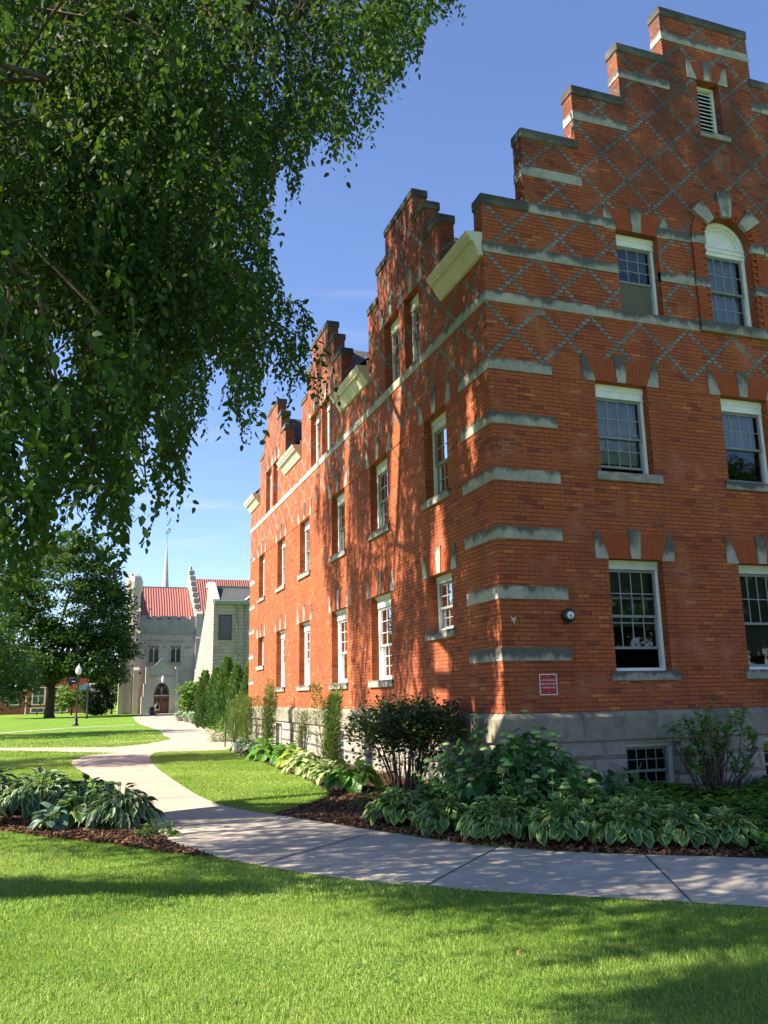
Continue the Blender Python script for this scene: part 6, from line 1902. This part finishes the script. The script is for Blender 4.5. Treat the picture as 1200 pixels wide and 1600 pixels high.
# litter bin by the porch
bx, by = 3.05, 112.0; bz = float(zg(by))
bin_ = empty("trash_can", (bx, by, bz), "dark round trash can beside the church porch", "trash can")
m = MB(); m.lathe((bx, by, bz), [(.36, 0), (.40, .1), (.42, .85), (.36, .88)], 14); m.build("bin_body", M['black'], bin_)
m = MB(); m.lathe((bx, by, bz + .88), [(.43, 0), (.43, .06), (.25, .2), (.05, .26)], 14); m.build("bin_lid", M['black'], bin_)
# planters
M['terracotta'] = mat_noise("stone_planter", (.35, .31, .26), (.26, .23, .19), 5, .9, .15, .3)
M['whitebloom'] = mat_noise("white_bloom", (.75, .75, .72), (.6, .62, .58), 20, .8, .2, 0)
M['redbloom'] = mat_noise("red_bloom", (.55, .05, .03), (.45, .06, .04), 20, .8, .2, 0)
for k, (x, y, lab, red) in enumerate(((2.70, 72, "left stone planter of white flowers beside the far path", 0), (2.72, 66, "middle stone planter of white flowers beside the far path", 0), (2.55, 60, "right stone planter with red and white flowers next to the cedars", 1))):
    z = float(zg(y)); pl = empty("flower_planter", (x, y, z), lab, "planter", "flower planters by the far path")
    m = MB(); m.lathe((x, y, z), [(.28, 0), (.34, .08), (.46, .42), (.50, .46), (.44, .46)], 14); m.build("bowl", M['terracotta'], pl)
    pos, d, up, s_, o_ = mound((x, y, z + .42), .55, .48, 160, .16, 91 + k, shell=.3)
    V, F = scatter(BROAD[0], BROAD[1], pos, d, up, s_); plant_mesh("foliage", (x, y, z), V, F, M['hosta_green'], np.tile(BROAD[2], (len(pos), 1)), np.repeat(r_.uniform(0, 1, len(pos)), len(BROAD[0])), pl)
    m = MB()
    for j in range(34):
        a = rnd.uniform(0, 6.28); e = rnd.uniform(.1, 1.3); q = rnd.uniform(.9, 1.08)
        m.lathe((x + .55 * q * math.cos(e) * math.cos(a), y + .55 * q * math.cos(e) * math.sin(a), z + .42 + .48 * q * math.sin(e)), [(.02, -.02), (.055, 0), (.02, .03)], 6, mi=1 if (red and math.cos(a) > .1) else 0)
    o = m.build("flower", [M['whitebloom'], M['redbloom']], pl, fix=False); o["kind"] = "stuff"
# walking person seen from behind
qx, qy = 2.38, 95.5; qz = float(zg(qy))
person = empty("person", (qx, qy, qz), "person in dark trousers with a black backpack walking away towards the church porch", "person")
M['skin'] = mat_noise("skin", (.42, .25, .18), (.38, .22, .16), 5, .6, .3, 0)
M['shirt'] = mat_noise("grey_shirt", (.34, .34, .36), (.28, .28, .30), 8, .85, .1, 0)
M['trousers'] = mat_noise("dark_trousers", (.022, .025, .035), (.03, .033, .045), 8, .85, .1, 0)
M['hair'] = mat_noise("dark_hair", (.02, .014, .01), (.035, .025, .018), 20, .7, .2, 0)
def skin(name, verts, edges, radii, mats, parent, root=0, sub=1):
    me = bpy.data.meshes.new(name); me.from_pydata([Vector(v) - parent.location for v in verts], edges, [])
    o = bpy.data.objects.new(name, me)
    for mm in (mats if isinstance(mats, list) else [mats]): me.materials.append(mm)
    COL.objects.link(o); o.parent = parent
    md = o.modifiers.new("skin", 'SKIN'); md.use_smooth_shade = True
    for i, r in enumerate(radii):
        sv = me.skin_vertices[0].data[i]; sv.radius = (r, r) if not isinstance(r, tuple) else r; sv.use_root = (i == root)
    s2 = o.modifiers.new("sub", 'SUBSURF'); s2.levels = sub; s2.render_levels = sub
    return o
def q(x, y, z): return (qx + x, qy + y, qz + z)
hV = [q(0, 0, .95), q(0, 0, 1.15), q(0, .02, 1.42), q(0, .03, 1.55), q(0, .04, 1.68), q(0, .05, 1.76),
      q(-.10, 0, .92), q(-.11, .14, .52), q(-.11, .02, .09), q(-.12, .14, .04), q(.10, 0, .92), q(.11, -.02, .50), q(.11, -.30, .14), q(.11, -.22, .05),
      q(-.20, .02, 1.42), q(-.27, -.04, 1.14), q(-.26, .10, .90), q(-.25, .15, .80), q(.20, .02, 1.42), q(.27, .06, 1.14), q(.26, .20, .92), q(.25, .26, .83)]
hE = [(0, 1), (1, 2), (2, 3), (3, 4), (4, 5), (0, 6), (6, 7), (7, 8), (8, 9), (0, 10), (10, 11), (11, 12), (12, 13), (2, 14), (14, 15), (15, 16), (16, 17), (2, 18), (18, 19), (19, 20), (20, 21)]
hR = [(.16, .12), (.15, .11), (.17, .12), (.06, .06), (.10, .11), (.085, .095), .095, .068, .048, .042, .095, .068, .048, .042, .06, .045, .035, .03, .06, .045, .035, .03]
for tip in (17, 21):                                   # palm, four fingers of unequal length and a thumb set off its side
    x0, y0, z0 = (hV[tip][i] - (qx, qy, qz)[i] for i in range(3)); sg = -1 if x0 < 0 else 1
    for k, (dy, ln) in enumerate(((.030, .075), (.010, .085), (-.010, .08), (-.028, .062))):
        n0 = len(hV); hV += [q(x0, y0 + dy * .8, z0 - .035), q(x0 - sg * .012, y0 + dy, z0 - .035 - ln * .6), q(x0 - sg * .03, y0 + dy + .008, z0 - .035 - ln)]
        hE += [(tip, n0), (n0, n0 + 1), (n0 + 1, n0 + 2)]; hR += [.013, .010, .008]
    n0 = len(hV); hV += [q(x0 - sg * .01, y0 + .045, z0 - .01), q(x0 - sg * .02, y0 + .06, z0 - .05)]; hE += [(tip, n0), (n0, n0 + 1)]; hR += [.012, .009]
body = skin("body", hV, hE, hR, M['skin'], person)
skin("shirt", [q(0, 0, .86), q(0, 0, 1.15), q(0, .02, 1.44), q(-.20, .02, 1.43), q(-.255, -.02, 1.20), q(.20, .02, 1.43), q(.255, .05, 1.20)], [(0, 1), (1, 2), (2, 3), (3, 4), (2, 5), (5, 6)], [(.19, .15), (.18, .135), (.19, .14), .08, .062, .08, .062], M['shirt'], person)
skin("trousers", [q(0, 0, .93), q(-.10, 0, .80), q(-.11, .14, .52), q(-.11, .03, .12), q(.10, 0, .80), q(.11, -.02, .50), q(.11, -.28, .16)], [(0, 1), (1, 2), (2, 3), (0, 4), (4, 5), (5, 6)], [(.17, .135), .11, .085, .068, .11, .085, .068], M['trousers'], person)
m = MB(); m.lathe(q(0, .05, 1.70), [(.02, -.10), (.10, -.06), (.118, .03), (.10, .10), (.05, .14), (.01, .15)], 12); m.build("hair", M['hair'], person)
m = MB()
for a, bb, hh in ((-.11, .12, .04), (.11, -.26, .06)): m.box(q(a - .05, bb - .12, hh - .05), q(a + .05, bb + .14, hh + .05), c=.025)
m.build("shoes", M['black'], person)
M['bag'] = mat_noise('bag_cloth', (.006, .006, .007), (.010, .010, .012), 9, .9, .1, 0)
bp = empty("backpack", q(0, -.20, 1.0), "black backpack on the walking person's back", "backpack")
m = MB(); m.box(q(-.17, -.33, 1.0), q(.17, -.135, 1.50), c=.06); m.build("bag", M['bag'], bp)
m = MB(); m.box(q(-.13, -.385, 1.03), q(.13, -.325, 1.26), c=.025); m.build("pocket", M['bag'], bp)
for sg in (-1, 1):
    m = MB(); m.tube([q(sg * .11, -.14, 1.48), q(sg * .11, .02, 1.57), q(sg * .12, .16, 1.42), q(sg * .14, .12, 1.15), q(sg * .14, -.14, 1.06)], .02, 5); m.build("strap", M['bag'], bp)
